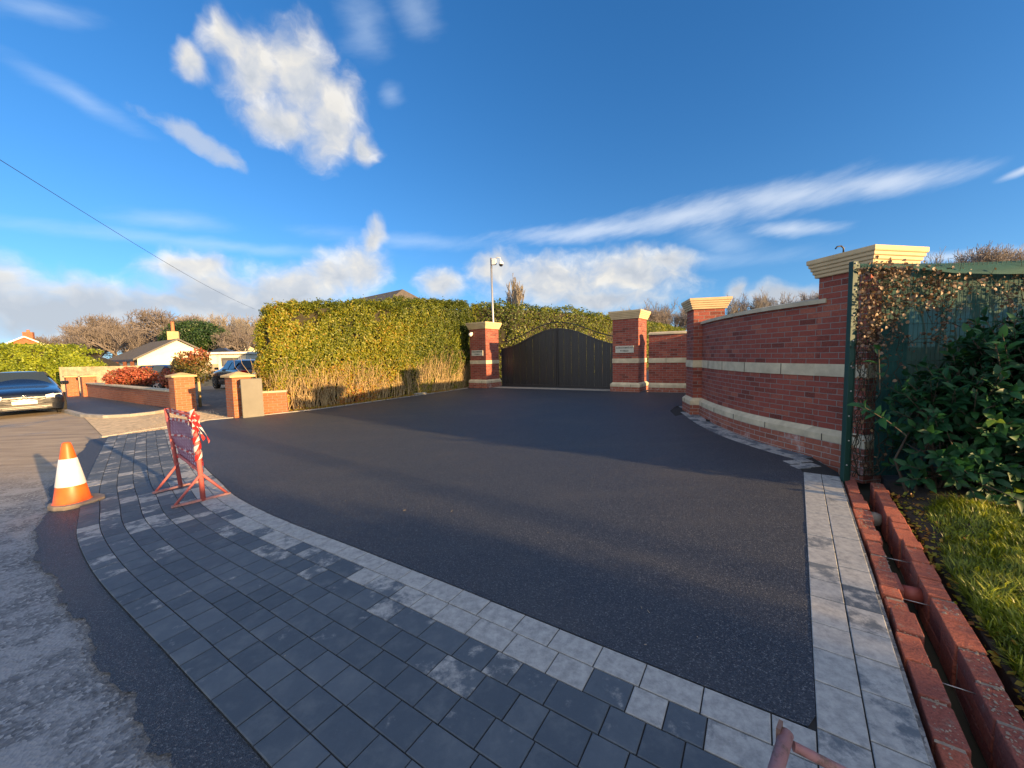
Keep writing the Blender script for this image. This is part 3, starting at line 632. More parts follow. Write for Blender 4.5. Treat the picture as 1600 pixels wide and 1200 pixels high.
# ------------------------------------------------------------------ gate
M['gateblack']=paint('gate_black',(.018,.018,.02),.42); 
def gate():
    A=Vector((-.44,17.12)); B=Vector((4.12,14.16)); d=(B-A); L=d.length; d.normalize(); nn=Vector((d.y,-d.x)); ang=math.atan2(d.y,d.x)
    t=thing('entrance_gate','black boarded driveway gate with arched top between two brick pillars','gate',(A.x,A.y,gz(*A)))
    m,nt,b=mat0('gate_boards',(.02,.02,.022),.38); uv=coords(nt,'UV')
    nz=noise(nt,Nd(nt,'ShaderNodeMapping',{'Vector':uv,'Scale':(30,.6,1)}).outputs[0],3,4,.6); setcol(nt,b,ramp(nt,nz,[(.3,(.008,.009,.011)),(.6,(.017,.018,.022)),(.8,(.04,.04,.043))])); nt.links.new(mathn(nt,'MULTIPLY_ADD',nz,.3,.2),b.inputs['Roughness'])
    def top(s): 
        u=s/L; return 1.86+.74*(.5-.5*math.cos(2*PI*u))**.95
    zb=.19; P=lambda s,o=0: A+d*s+nn*o
    for leaf in(0,1):
        mb=MB(); n=17; w=L/2/n
        for i in range(n):
            s0=leaf*L/2+i*w+.004; s1=s0+w-.010; a=P(s0,.012*(i%2)+rnd.uniform(0,.002)); e=P(s1,.012*(i%2)+rnd.uniform(0,.003)); bk=Vector((nn.x,nn.y))*-.025
            zt0,zt1=top(s0)-.03,top(s1)-.03
            f=[(a.x,a.y,zb+.06),(e.x,e.y,zb+.06),(e.x,e.y,zt1),(a.x,a.y,zt0)]; k=[(x+bk.x,y+bk.y,z) for x,y,z in f]
            uvs=[(s0,0),(s1,0),(s1,zt1),(s0,zt0)]; mb.face(f,uvs); mb.face(k[::-1],uvs[::-1])
            for q in range(4): r=(q+1)%4; mb.face([f[r],f[q],k[q],k[r]],[(s0,0)]*4)
        mb.build('board_panel',m,t)
        fr=MB(); s0,s1=leaf*L/2+.01,leaf*L/2+L/2-.01; N=20
        for i in range(N):
            a,e=s0+(s1-s0)*i/N,s0+(s1-s0)*(i+1)/N; pa,pe=P(a,.0),P(e,.0); za,ze=top(a),top(e)
            for (o0,o1) in((.03,-.03),):
                q=[P(a,.03),P(e,.03),P(e,-.03),P(a,-.03)]
                fr.face([(q[0].x,q[0].y,za-.06),(q[1].x,q[1].y,ze-.06),(q[1].x,q[1].y,ze),(q[0].x,q[0].y,za)]); fr.face([(q[0].x,q[0].y,za),(q[1].x,q[1].y,ze),(q[2].x,q[2].y,ze),(q[3].x,q[3].y,za)])
                fr.face([(q[2].x,q[2].y,ze-.06),(q[3].x,q[3].y,za-.06),(q[3].x,q[3].y,za),(q[2].x,q[2].y,ze)])
        for s in(s0+.025,s1-.025): p=P(s,0); fr.box((p.x,p.y,(zb+top(s)-.03)/2+.0),(.05,.066,top(s)-.03-zb),ang)
        p=P((s0+s1)/2,0); fr.box((p.x,p.y,zb+.05),(s1-s0-.1,.062,.1),ang); fr.build('frame',M['gateblack'],t)
    up=MB(); pts=[]
    for i in range(41):
        s=L*i/40; p=P(s,0); pts.append((p.x,p.y,top(s)+.285-.05*math.sin(PI*i/40)))
    up.tube(pts,.022,6); up.build('top_rail',M['gateblack'],t)
    ds=MB()
    for i in range(1,5):
        s=L*i/5; p=P(s,0); ds.tube([(p.x,p.y,top(s)-.01),(p.x,p.y,top(s)+.27-.05*math.sin(PI*i/12))],.011,5)
    for i in range(16):
        s=L*(i+.5)/16; c=P(s,0); zc=top(s)+.11; r=.075
        ds.tube([(c.x+d.x*(r*(1-.02*k))*math.cos(k*PI/6),c.y+d.y*(r*(1-.02*k))*math.cos(k*PI/6),zc+r*(1-.02*k)*math.sin(k*PI/6)) for k in range(15)],.006,4,False)
    ds.build('scroll_infill',M['gateblack'],t)
    hm=MB()
    for z in(.5,1.6):
        for s in(-.02,L+.02): p=P(s,0); hm=MB(); hm.box((p.x,p.y,z),(.09,.07,.09),ang); hm.build('hinge',M['gateblack'],t)
    lb=MB()
    for s in(L/2-.06,L/2+.06): p=P(s,.035); lb.tube([(p.x,p.y,.12),(p.x,p.y,.75)],.010,6)
    pass
M['steel']=paint('galvanised_steel',(.45,.45,.44),.4,.7)
gate()
# ------------------------------------------------------------------ CCTV pole
p=Vector((-.78,17.75)); t=thing('camera_pole','tall slim steel pole with white box and dome camera behind the left gate pillar','camera pole',(p.x,p.y,gz(*p)))
zt=5.95
mb=MB(); mb.tube([(p.x,p.y,gz(*p)-.1),(p.x-.05,p.y,zt)],[.055,.045],10); mb.build('pole',M['steel'],t)
mb=MB(); mb.box((p.x+.09,p.y-.06,zt-.19),(.2,.14,.26),rad(-20)); mb.build('junction_box',M['whiteplastic'],t,bevel=.012,merge=True)
mb=MB(); mb.tube([(p.x+.1,p.y-.1,zt-.1),(p.x+.24,p.y-.16,zt-.02),(p.x+.36,p.y-.2,zt-.05),(p.x+.4,p.y-.22,zt-.22)],.022,8); a=mb.build('swan_neck',M['whiteplastic'],t)
mb=MB(); mb.lathe((p.x+.4,p.y-.22,zt-.33),[(0,.14),(.07,.12),(.1,.06),(.105,-.01)],16); a=mb.build('camera_housing',M['whiteplastic'],t)
mb=MB(); mb.lathe((p.x+.4,p.y-.22,zt-.34),[(.09,0),(.085,-.05),(.05,-.09),(0,-.1)],16); mb.build('lens_dome',M['darkglass'],a)
# ------------------------------------------------------------------ left garden walls and pillars
LW=rad(-33.7); la=Vector((math.cos(LW),math.sin(LW))); lb_=Vector((-la.y,la.x))
M['yellowcap']=simple('yellow_cap',(.58,.42,.20),.8,var=.12,scale=6)
def gpillar(label,corner,w,h,ang=LW,capr=.06,cone=.05):
    a=Vector((math.cos(ang),math.sin(ang))); b=Vector((-a.y,a.x)); c=Vector(corner)-a*w/2+b*w/2; g0=gz(*c)
    t=thing('garden_pillar',label,'pillar',(c.x,c.y,g0),'low brick pillars of the neighbouring garden')
    mb=MB(); mb.frustum(c.x,c.y,ang,w/2,w/2,g0-.1,g0+h-.09,(0,0)); mb.build('shaft',M['brickorange'],t)
    mb=MB(); mb.frustum(c.x,c.y,ang,w/2+capr,w/2+capr,g0+h-.09,g0+h-.04,(1,0)); mb.frustum(c.x,c.y,ang,w/2+capr,.03,g0+h-.04,g0+h+cone,(0,1)); mb.build('cap',M['yellowcap'],t,bevel=.005,merge=True)
    return c,t
p3=G(276,645); p2=G(131,622); p1=G(106,622); p4=G(367,654)
c3,_=gpillar('orange brick pillar with pale cap behind the red and white barrier',p3,.52,1.2)
c2,_=gpillar('far orange brick pillar where the low garden wall begins',p2,.5,1.14,cone=.02)
c1,_=gpillar('farthest brick pillar by the wooden fence, left of the garden wall',p1,.42,1.14,cone=.02)
c4,t4=gpillar('brick pillar with pyramid cap behind the grey parcel box',p4,.47,1.2,capr=.075,cone=.06)
def lowwall(label,A,B,h,th=.22):
    A,B=Vector(A),Vector(B); d=(B-A); L=d.length; ang=math.atan2(d.y,d.x); m=(A+B)/2; z0=min(gz(*A),gz(*B))-.1
    t=thing('garden_wall',label,'wall',(m.x,m.y,gz(*m)),'low brick garden walls')
    zt=gz(*m)+h
    mb=MB(); mb.box((m.x,m.y,(z0+zt-.05)/2),(L,th,zt-.05-z0),ang); mb.build('brickwork',M['brickorange'],t)
    mb=MB(); mb.box((m.x,m.y,zt-.022),(L+.02,th+.09,.055),ang); mb.build('coping',M['coping'],t,bevel=.008,merge=True); return t
lowwall('low brick garden wall with grey coping running along the footway',(c2.x+.25*la.x,c2.y+.25*la.y),(c3.x-.26*la.x,c3.y-.26*la.y),.70)
e4=Vector(G(449,645)); k4=Vector((-7.35,10.75)); dk=(e4-k4).normalized(); 
lowwall('short low orange brick wall between the grey parcel box and the hedge',(k4.x-dk.y*.15,k4.y+dk.x*.15),(e4.x-dk.y*.15,e4.y+dk.x*.15),.66)
# parcel box
bx=Vector(G(380,654)); ba=math.atan2(dk.y,dk.x)+rad(10); da=Vector((math.cos(ba),math.sin(ba))); db=Vector((-da.y,da.x))
M['greypanel']=simple('grey_painted_panel',(.165,.155,.125),.6,var=.1,scale=3); M['blackpanel']=paint('black_panel',(.025,.028,.033),.3)
cb=bx+da*.24+db*.15; g0=gz(*cb)
t=thing('parcel_box','tall grey metal parcel box with black front standing against the capped pillar','parcel box',(cb.x,cb.y,g0))
mb=MB(); mb.box((cb.x,cb.y,g0+.53),(.48,.30,1.06),ba); mb.build('casing',M['greypanel'],t,bevel=.006,merge=True)
f=cb-da*.246
mb=MB(); mb.box((f.x,f.y,g0+.52),(.012,.285,1.03),ba); dr=mb.build('front_door',M['blackpanel'],t)
mb=MB(); mb.box((f.x-da.x*.012,f.y-da.y*.012,g0+.86),(.02,.17,.07),ba); mb.build('letter_flap',M['steel'],dr)
mb=MB(); mb.box((f.x-da.x*.012,f.y-da.y*.012,g0+.2),(.012,.025,.03),ba); mb.build('lock',M['steel'],dr)
# hook on the near cap
q=Vector((4.02,4.72)); t=MB(); t.tube([(q.x,q.y,2.69),(q.x,q.y,2.75),(q.x-.03,q.y,2.775),(q.x-.07,q.y+.01,2.77),(q.x-.09,q.y+.01,2.745)],.009,6); o=t.build('metal_hook',M['gateblack']); prop(o,'small bent dark metal hook on top of the nearest pillar cap','hook')
# ------------------------------------------------------------------ brick footings
def footing(label,o0,o1,s0,s1,ztop,seed):
    r=random.Random(seed); A=RL(s0,(o0+o1)/2); t=thing('brick_footing',label,'brick footing',(A[0],A[1],gz(*A)-.2),'unfinished brick footings of the drain channel')
    mats=[M['foot1'],M['foot1'],M['foot2'],M['foot1']]; s=s0; fm=MB(); groups={0:MB(),1:MB()}
    core=MB(); a,b,c,d=RL(s0,o0+.012),RL(s1,o0+.012),RL(s1,o1-.012),RL(s0,o1-.012)
    core.prism([a,b,c,d],lambda x,y:gz(x,y)-.24,lambda x,y:gz(x,y)+ztop-.010); core.build('mortar_bed',M['mortar'],t)
    tot=[]
    while s<s1:
        L=r.choice([.105,.215,.215,.215]); e0,e1=o0+r.uniform(-.008,.008),o1+r.uniform(-.013,.013)
        for lev,(za,zb) in enumerate([(-.23,-.16),(-.155,-.085),(-.08,0)]):
            za+=ztop;zb+=ztop+(r.uniform(-.011,.008) if lev==2 else 0); m=groups[0 if r.random()<.7 else 1]
            q=[RL(s,e0),RL(s+L,e0),RL(s+L,e1),RL(s,e1)]
            q=[(x+r.uniform(-.003,.003),y+r.uniform(-.003,.003)) for x,y in q]; tz=r.uniform(-.005,.005)
            m.prism(q,lambda x,y:gz(x,y)+za,lambda x,y:gz(x,y)+zb+tz)
        s+=L+.016
    for k,m in groups.items():
        if m.v:
            o=m.build('brickwork',M['foot1' if k==0 else 'foot2'],t,bevel=.007,merge=True)
    # crumbs of brick and mortar on top
    V=[];Fc=[];c=0
    for _ in range(int((s1-s0)*190)):
        x,y=RL(r.uniform(s0,s1),r.uniform(o0+.01,o1-.01)); R_=abs(r.gauss(0,.003))+.0015; z=gz(x,y)+ztop-.004
        for dx,dy,dz in((1,0,0),(0,1,.1),(-1,0,0),(0,-1,0),(0,0,.7),(.7,.7,.2)): V.append((x+dx*R_*r.uniform(.5,1.7),y+dy*R_*r.uniform(.5,1.7),z+dz*R_))
        for f in((0,1,4),(1,2,4),(2,3,4),(3,0,4),(0,5,1)): Fc.append([c+k for k in f])
        c+=6
    o=np_mesh('mortar_crumbs',np.array(V),np.array(Fc),M['mortar'],t); o['kind']='stuff'
def footmat(name,c):
    m,nt,b=mat0(name,c,.9); p=worldpos(nt); n=noise(nt,p,22,7,.7); n2=noise(nt,p,90,5,.7); n3=noise(nt,p,5,5,.6); 
    cc_=ramp(nt,n2,[(.3,tuple(x*.55 for x in c)),(.7,tuple(min(1,x*1.25) for x in c))]); cc_=mixc(nt,mathn(nt,'MULTIPLY',smooth(nt,n,.55,.70),.6),cc_,(.30,.25,.20)); cc_=mixc(nt,mathn(nt,'MULTIPLY',smooth(nt,n3,.55,.75),.5),cc_,(.13,.05,.04))
    setcol(nt,b,cc_); bump(nt,b,mathn(nt,'ADD',n,n2),.9,.012); return m
M['foot1']=footmat('footing_brick',(.44,.12,.07)); M['foot2']=footmat('footing_brick_dark',(.30,.085,.06)); M['mortar']=simple('rough_mortar',(.33,.27,.21),.95,var=.3,scale=20,bstr=.8)
footing('inner row of rough red bricks right beside the paving edge',RW+.035,RW+.135,-2.4,3.66,.0,3)
footing('outer row of rough red bricks next to the grass verge',RW+.245,RW+.35,-2.4,3.62,.015,4)
# clay pipe and ties in the channel
def chan(s,o,z): x,y=RL(s,o); return (x,y,gz(x,y)+z)
mb=MB(); mb.tube([chan(1.44,RW+.150,-.075),chan(1.44,RW+.242,-.07)],.05,14); o=mb.build('clay_pipe',simple('clay_pipe',(.30,.07,.05),.6)); prop(o,'short round red clay pipe bridging the gap between brick footings','pipe')
for s in(1.8,1.25,.55):
    mb=MB(); mb.tube([chan(s,RW+.12,-.02),chan(s+.01,RW+.255,-.025)],.0025,5); o=mb.build('wall_tie',M['steel']); prop(o,'thin wire wall tie across the gap between the brick footings','wall tie','wire ties across the channel')
mb=MB(); mb.lathe(chan(2.85,RW+.19,-.12),[(0,.06),(.05,.05),(.07,.0),(.05,-.05)],9); o=mb.build('rubble_stone',M['concrete']); prop(o,'round grey stone lying in the dark channel near the fence post','stone')
# ------------------------------------------------------------------ fence at the right
M['green']=paint('green_powder_coat',(.006,.045,.036),.6); 
def netmat():
    m,nt,b=mat0('shade_net',(.01,.08,.07),.8); uv=coords(nt,'UV'); w1=Nd(nt,'ShaderNodeTexWave',{'Vector':uv,'Scale':60.},bands_direction='X').outputs['Fac']; w2=Nd(nt,'ShaderNodeTexWave',{'Vector':uv,'Scale':60.},bands_direction='Y').outputs['Fac']
    n=noise(nt,uv,2.5,4,.6); c=ramp(nt,n,[(.3,(.004,.045,.042)),(.7,(.010,.085,.074))]); setcol(nt,b,c)
    t=Nd(nt,'ShaderNodeBsdfTranslucent',{'Color':(.03,.22,.18,1)}); mx=Nd(nt,'ShaderNodeMixShader',{0:.2,1:b.outputs[0],2:t.outputs[0]})
    tr=Nd(nt,'ShaderNodeBsdfTransparent'); mx2=Nd(nt,'ShaderNodeMixShader',{0:.04,1:mx.outputs[0],2:tr.outputs[0]}); nt.links.new(mx2.outputs[0],nt.nodes['Material Output'].inputs[0])
    bump(nt,b,mathn(nt,'MAXIMUM',w1,w2),.3,.003); return m
M['net']=netmat()
FX,FY=3.64,4.14; fz=gz(FX,FY); FT=2.44
t=thing('mesh_fence','green wire mesh fence with shade netting and slotted end post behind the laurel','fence',(FX,FY,fz))
mb=MB(); mb.box((FX,FY,(fz-.2+FT+.02)/2),(.055,.055,FT+.02-fz+.2)); mb.box((FX+.045,FY-.0,(fz-.2+FT)/2),(.035,.012,FT-fz+.2)); pst=mb.build('post',M['green'],t,bevel=.004,merge=True)
for i in range(9): bl=MB(); bl.lathe((FX-.005+(i%2)*.01,FY-.031,fz+.18+i*.27),[(0,.008),(.007,.006),(.008,-.006),(0,-.008)],8); bl.build('bolt',M['steel'],pst)
mb=MB(); mb.box((FX+3.1,FY+.05,(fz+FT)/2),(.06,.06,FT-fz)); mb.build('post',M['green'],t)
wv=[]; x=FX+.07
while x<FX+5.5: wv.append([x,FY,fz+.05,x,FY,FT+.0,.0028,.0028]); x+=.05
z=fz+.1
while z<FT: wv.append([FX,FY+.006,z,FX+5.5,FY+.006,z,.0032,.0032]); z+=.2
segs_mesh('wire_panel',wv,M['green'],t,4)
nv=MB(); NXX=60; x0=FX+.36
def netp(x,z): return (x,FY+.05+.015*math.sin(x*3+z*2)+.004*math.sin(x*17),z)
for i in range(NXX):
    for j in range(8):
        xa,xb=x0+i*5.2/NXX,x0+(i+1)*5.2/NXX; za,zb=fz+.03+j*(FT-.06-fz)/8,fz+.03+(j+1)*(FT-.06-fz)/8
        nv.face([netp(xa,za),netp(xb,za),netp(xb,zb),netp(xa,zb)],uv=[(xa,za),(xb,za),(xb,zb),(xa,zb)],smooth=True)
nv.build('shade_netting',M['net'],t)
nv=MB(); 
def flap(u,v): # loose fold hanging over the top edge
    x=FX+.08+u*5.4; top=FT+.005-.015*math.sin(u*9); sag=.04+.10*min(1,u*6)-.02*math.sin(u*14)
    return (x,FY+.03-.11*math.sin(v*PI*.5)*min(1,u*7+.1),top-sag*v+.02*math.sin(v*PI)*math.sin(u*23))
for i in range(80):
    for j in range(5):
        q=[(i/80,j/5),((i+1)/80,j/5),((i+1)/80,(j+1)/5),(i/80,(j+1)/5)]; nv.face([flap(*a) for a in q],uv=[(a*5,b) for a,b in q],smooth=True)
nv.build('netting_fold',M['net'],t)
nt_=MB(); nt_.face([(FX+.06,FY+.03,FT-.01),(FX+.45,FY+.05,FT-.02),(FX+.40,FY+.05,FT-.30),(FX+.28,FY+.05,FT-.13)]); nt_.build('netting_corner',M['net'],t)
# post tail ---------------------------------------------------------------
# ------------------------------------------------------------------ traffic cone
M['orange']=simple('cone_orange',(.78,.12,.015),.45,var=.12,scale=14,bstr=.05); M['refl']=simple('cone_sleeve',(.74,.73,.69),.35,var=.04,scale=20,bstr=.03); M['rubber']=simple('dusty_rubber',(.24,.20,.155),.9,var=.3,scale=10)
cx,cy=G(114,788); g0=gz(cx,cy); t=thing('traffic_cone','orange traffic cone with white reflective sleeve at the paving corner','traffic cone',(cx,cy,g0))
mb=MB(); bs=.235
pts=[]
for k in range(4):
    for a in(-30,0,30):
        th=rad(k*90+45+a-20); pts.append((math.cos(th)*(.235 if a==0 else .22),math.sin(th)*(.235 if a==0 else .22)))
pts=[(cx+.03+x,cy+.02+y) for x,y in pts]; mb.prism(pts,g0-.002+.0,g0+.045); mb.build('base',M['rubber'],t,bevel=.012,merge=True)
r=lambda z:.150-.112*(z-.045)/.66
mb=MB(); mb.lathe((cx,cy,g0),[(r(.045)+.01,.045),(r(.06),.06),(r(.235),.235),(r(.50),.50),(r(.66),.66),(.036,.70),(.030,.712),(.022,.712),(0,.66)],36); mb.build('cone_body',M['orange'],t)
mb=MB(); mb.lathe((cx,cy,g0),[(r(.232)+.003,.230),(r(.232)+.004,.232),(r(.53)+.004,.53),(r(.53)-.002,.533)],36); mb.build('reflective_sleeve',M['refl'],t)
# ------------------------------------------------------------------ barrier by the paving
M['redpaint']=rusty('faded_red_paint',(.42,.05,.045),amt=.25); M['pinkpaint']=rusty('faded_pink_paint',(.42,.17,.16),amt=.8); M['tapewhite']=simple('tape_white',(.72,.62,.60),.5,var=.1)
def tapemat(name,sx,ang):
    m,nt,b=mat0(name,rough=.35); uv=coords(nt,'UV'); w=Nd(nt,'ShaderNodeTexWave',{'Vector':Nd(nt,'ShaderNodeMapping',{'Vector':uv,'Rotation':(0,0,rad(ang))}).outputs[0],'Scale':sx,'Distortion':1.2,'Detail':1.},bands_direction='X').outputs['Fac']
    c=mixc(nt,smooth(nt,w,.46,.54),(.62,.03,.03),(.78,.72,.70)); setcol(nt,b,c); t=Nd(nt,'ShaderNodeBsdfTranslucent',{'Color':c}); mx=Nd(nt,'ShaderNodeMixShader',{0:.3,1:b.outputs[0],2:t.outputs[0]}); nt.links.new(mx.outputs[0],nt.nodes['Material Output'].inputs[0]); return m
M['tape']=tapemat('barrier_tape',2.6,35)
pf=Vector(G(318,784)); pb=Vector(G(283,763)); gF=gz(*pf); dv=(pb-pf); W=dv.length; dv.normalize(); dn=Vector((dv.y,-dv.x))
t=thing('road_barrier','red metal road barrier wrapped in red and white tape on the paving','barrier',(pf.x,pf.y,gF))
tiltf=Vector((-.03,.02)); tf=Vector((pf.x-.03,pf.y,gF+1.0)); tb=Vector((pb.x-.10,pb.y,gF+1.0))
for nm,a,b_,rr in(('post',pf,tf,.025),('post',pb,tb,.022)):
    mb=MB(); mb.tube([(a.x,a.y,gF+.01),(b_.x,b_.y,b_.z)],rr,10); mb.build(nm,M['redpaint'],t)
fA,fB=Vector(G(268,797)),Vector(G(360,773)); dF=(fB-fA).normalized()
for c,k in((pf,0),(pb,1)):
    a=fA if k==0 else Vector(G(239,775)); e=fB if k==0 else pb+(pb-Vector(G(239,775)))*.8
    mb=MB(); m=(a+e)/2; mb.box((m.x,m.y,gF+.028),((e-a).length,.035,.022),math.atan2((e-a).y,(e-a).x)); mb.build('foot',M['pinkpaint'],t)
    dd=(e-a).normalized()
    for e_ in((a+dd*.03,e-dd*.03) if k==0 else (a+dd*.03,)):
        mb=MB(); top=(tf if k==0 else tb); q=Vector((c.x,c.y,gF+.32)); mb.tube([(e_.x,e_.y,gF+.035),tuple(q)],.014,8); mb.build('brace',M['redpaint'],t)
mb=MB(); q0=Vector((pb.x,pb.y,gF+.42)); q1=Vector((pf.x,pf.y,gF+.34)); mb.tube([q0,q1],.016,8); mb.build('cross_bar',M['redpaint'],t)
mb=MB(); mb.tube([tb-Vector((0,0,.02)),tf-Vector((0,0,.02))],.014,8); mb.build('top_bar',M['redpaint'],t)
# plastic panel and wound tape
def pan(u,v,o=0): # u across (0 back..1 front), v up
    lo=Vector((pb.x,pb.y,gF+.36)).lerp(Vector((pf.x,pf.y,gF+.33)),u); hi=tb.lerp(tf,u); p=lo.lerp(hi,v); p+=Vector((dn.x,dn.y,0))*(o+.012*math.sin(u*7+v*9)+.02*math.sin(PI*u)); return p
mnet,nt,b=mat0('shaded_film',rough=.4); uv=coords(nt,'UV')
w=Nd(nt,'ShaderNodeTexWave',{'Vector':Nd(nt,'ShaderNodeMapping',{'Vector':uv,'Rotation':(0,0,rad(-62)),'Scale':(1,1,1)}).outputs[0],'Scale':9.,'Distortion':3.5,'Detail':2.,'Detail Scale':2.},bands_direction='X').outputs['Fac']
w2=Nd(nt,'ShaderNodeTexWave',{'Vector':uv,'Scale':5.,'Distortion':2.,'Detail':1.},bands_direction='X').outputs['Fac']
f=mathn(nt,'MULTIPLY',smooth(nt,w,.45,.6),smooth(nt,w2,.1,.35)); c=mixc(nt,f,(.26,.06,.13),(.60,.54,.66)); setcol(nt,b,c)  # purple of backlit, shaded red and white tape put into the panel colour
tr=Nd(nt,'ShaderNodeBsdfTranslucent',{'Color':c}); mx=Nd(nt,'ShaderNodeMixShader',{0:.35,1:b.outputs[0],2:tr.outputs[0]}); nt.links.new(mx.outputs[0],nt.nodes['Material Output'].inputs[0])
mb=MB()
for i in range(16):
    for j in range(16):
        u0,u1,v0,v1=i/16,(i+1)/16,.02+j*.80/16,.02+(j+1)*.80/16
        mb.face([pan(u0,v0),pan(u1,v0),pan(u1,v1),pan(u0,v1)],uv=[(u0*W,v0*.65),(u1*W,v0*.65),(u1*W,v1*.65),(u0*W,v1*.65)],smooth=True)
mb.build('plastic_panel',mnet,t)
mb=MB()
for k,(va,vb,wd) in enumerate([(.97,.93,.07),(.80,.84,.035),(.5,.56,.03),(.3,.24,.03),(.06,.02,.045)]):
    for side in(.018,-.018):
        for i in range(12):
            u0,u1=i/12,(i+1)/12; a0,a1=va+(vb-va)*u0,va+(vb-va)*u1
            mb.face([pan(u0,a0-wd/2,side),pan(u1,a1-wd/2,side),pan(u1,a1+wd/2,side),pan(u0,a0+wd/2,side)],uv=[(u0*W,0),(u1*W,0),(u1*W,wd),(u0*W,wd)],smooth=True)
mb.build('tape_strip',M['tape'],t)
mb=MB() # spiral wrapped on front post
for i in range(60):
    a0,a1=i*.62,(i+1)*.62; z0,z1=gF+.40+i*.0098,gF+.40+(i+1)*.0098; q=[]
    for a,z in((a0,z0),(a1,z1)):
        b_=Vector((pf.x,pf.y,gF)).lerp(tf,(z-gF)/1.0); q.append((b_.x+.036*math.cos(a),b_.y+.036*math.sin(a),z))
    mb.face([q[0],q[1],(q[1][0],q[1][1],q[1][2]+.062),(q[0][0],q[0][1],q[0][2]+.062)],uv=[(a0*.036,0),(a1*.036,0),(a1*.036,.06),(a0*.036,.06)],smooth=True)
mb.build('wrapped_tape',M['tape'],t)
mb=MB() # bow and loose ends on the front post
b0=tf+Vector((0,0,-.08))
for (ex,ez,wv_,s) in((.20,-.22,.03,1),(.15,-.19,.05,2),(.07,-.04,.05,3)):
    N=10; pr=None
    for i in range(N+1):
        u=i/N; p=b0+Vector((dn.x*-0+ex*u*.9,-.03-.02*s*math.sin(u*3),ez*u*u+.05*math.sin(u*PI*1.5)*(1 if s>2 else .4))); w_=Vector((.0,.25,1)).normalized()*.032; wob=.02*math.sin(u*9+s)
        cur=(p-w_/2+Vector((wob,0,0)),p+w_/2)
        if pr: mb.face([pr[0],cur[0],cur[1],pr[1]],uv=[(u*.3,0),(u*.3+.03,0),(u*.3+.03,.05),(u*.3,.05)],smooth=True)
        pr=cur
for k in range(7):
    a=k*.9; mb.face([b0+Vector((.04*math.cos(a),.04*math.sin(a),-.06)),b0+Vector((.05*math.cos(a+1),.05*math.sin(a+1),-.05)),b0+Vector((.06*math.cos(a+1),.05*math.sin(a+1),.05)),b0+Vector((.05*math.cos(a),.05*math.sin(a),.06))],uv=[(0,0),(.08,0),(.08,.08),(0,.08)])
mb.build('tape_bow',M['tape'],t)
# second barrier frame lying at the bottom edge
def PT(px,py,y): return at(px,py,y)
a0=PT(1238,1150,1.42); g1=gz(a0.x,a0.y); zz=a0.z
t=thing('barrier_frame','worn pink and rusty barrier frame lying on the paving at the bottom edge','barrier',(a0.x,a0.y,g1))
def low(px,py,z):
    d=ray(px,py); k=(z-EYE)/d.z; return Vector((d.x*k,d.y*k,z))
zt=g1+.20
A=low(1229,1146,zt); Bq=low(1206,1225,zt-.01); dr_=(Bq-A).normalized(); mb=MB(); mb.tube([A,A+dr_*.75],.021,12); mb.build('leg',M['pinkpaint'],t)
E_=low(1240,1166,zt-.02); F_=low(1330,1212,zt-.06); de=(F_-E_).normalized(); mb=MB(); mb.tube([E_,E_+de*.9],.0155,12); mb.build('rail',M['pinkpaint'],t)
mb=MB(); nn=Vector((-dr_.y,dr_.x,0)).normalized(); c=A-dr_*.005-nn*-.0; mb.frustum(A.x-.022,A.y+.004,math.atan2(dr_.y,dr_.x),(.022,.006),(.022,.006),A.z-.02,A.z+.03); mb.build('end_plate',rusty('rust',(.14,.06,.04),amt=1.),t)
mb=MB(); mb.tube([E_+de*.12,E_+de*.12+Vector((-.01,-.02,-.18))],.012,8); mb.build('brace',M['pinkpaint'],t)
mb=MB(); k=A+dr_*.72; mb.tube([(k.x,k.y,k.z),(k.x,k.y,g1+.01)],.018,8); k=E_+de*.88; mb.tube([(k.x,k.y,k.z),(k.x,k.y,g1+.01)],.014,8); mb.build('stub',M['pinkpaint'],t)
# overhead cable
mb=MB(); a=at(-60,212,7.6); b_=at(398,483,31); pts=[a.lerp(b_,i/24)-Vector((0,0,.28*math.sin(PI*i/24))) for i in range(25)]; mb.tube(pts,.007,5); o=mb.build('overhead_cable',M['gateblack']); prop(o,'thin black overhead cable sloping down across the sky on the left','cable')
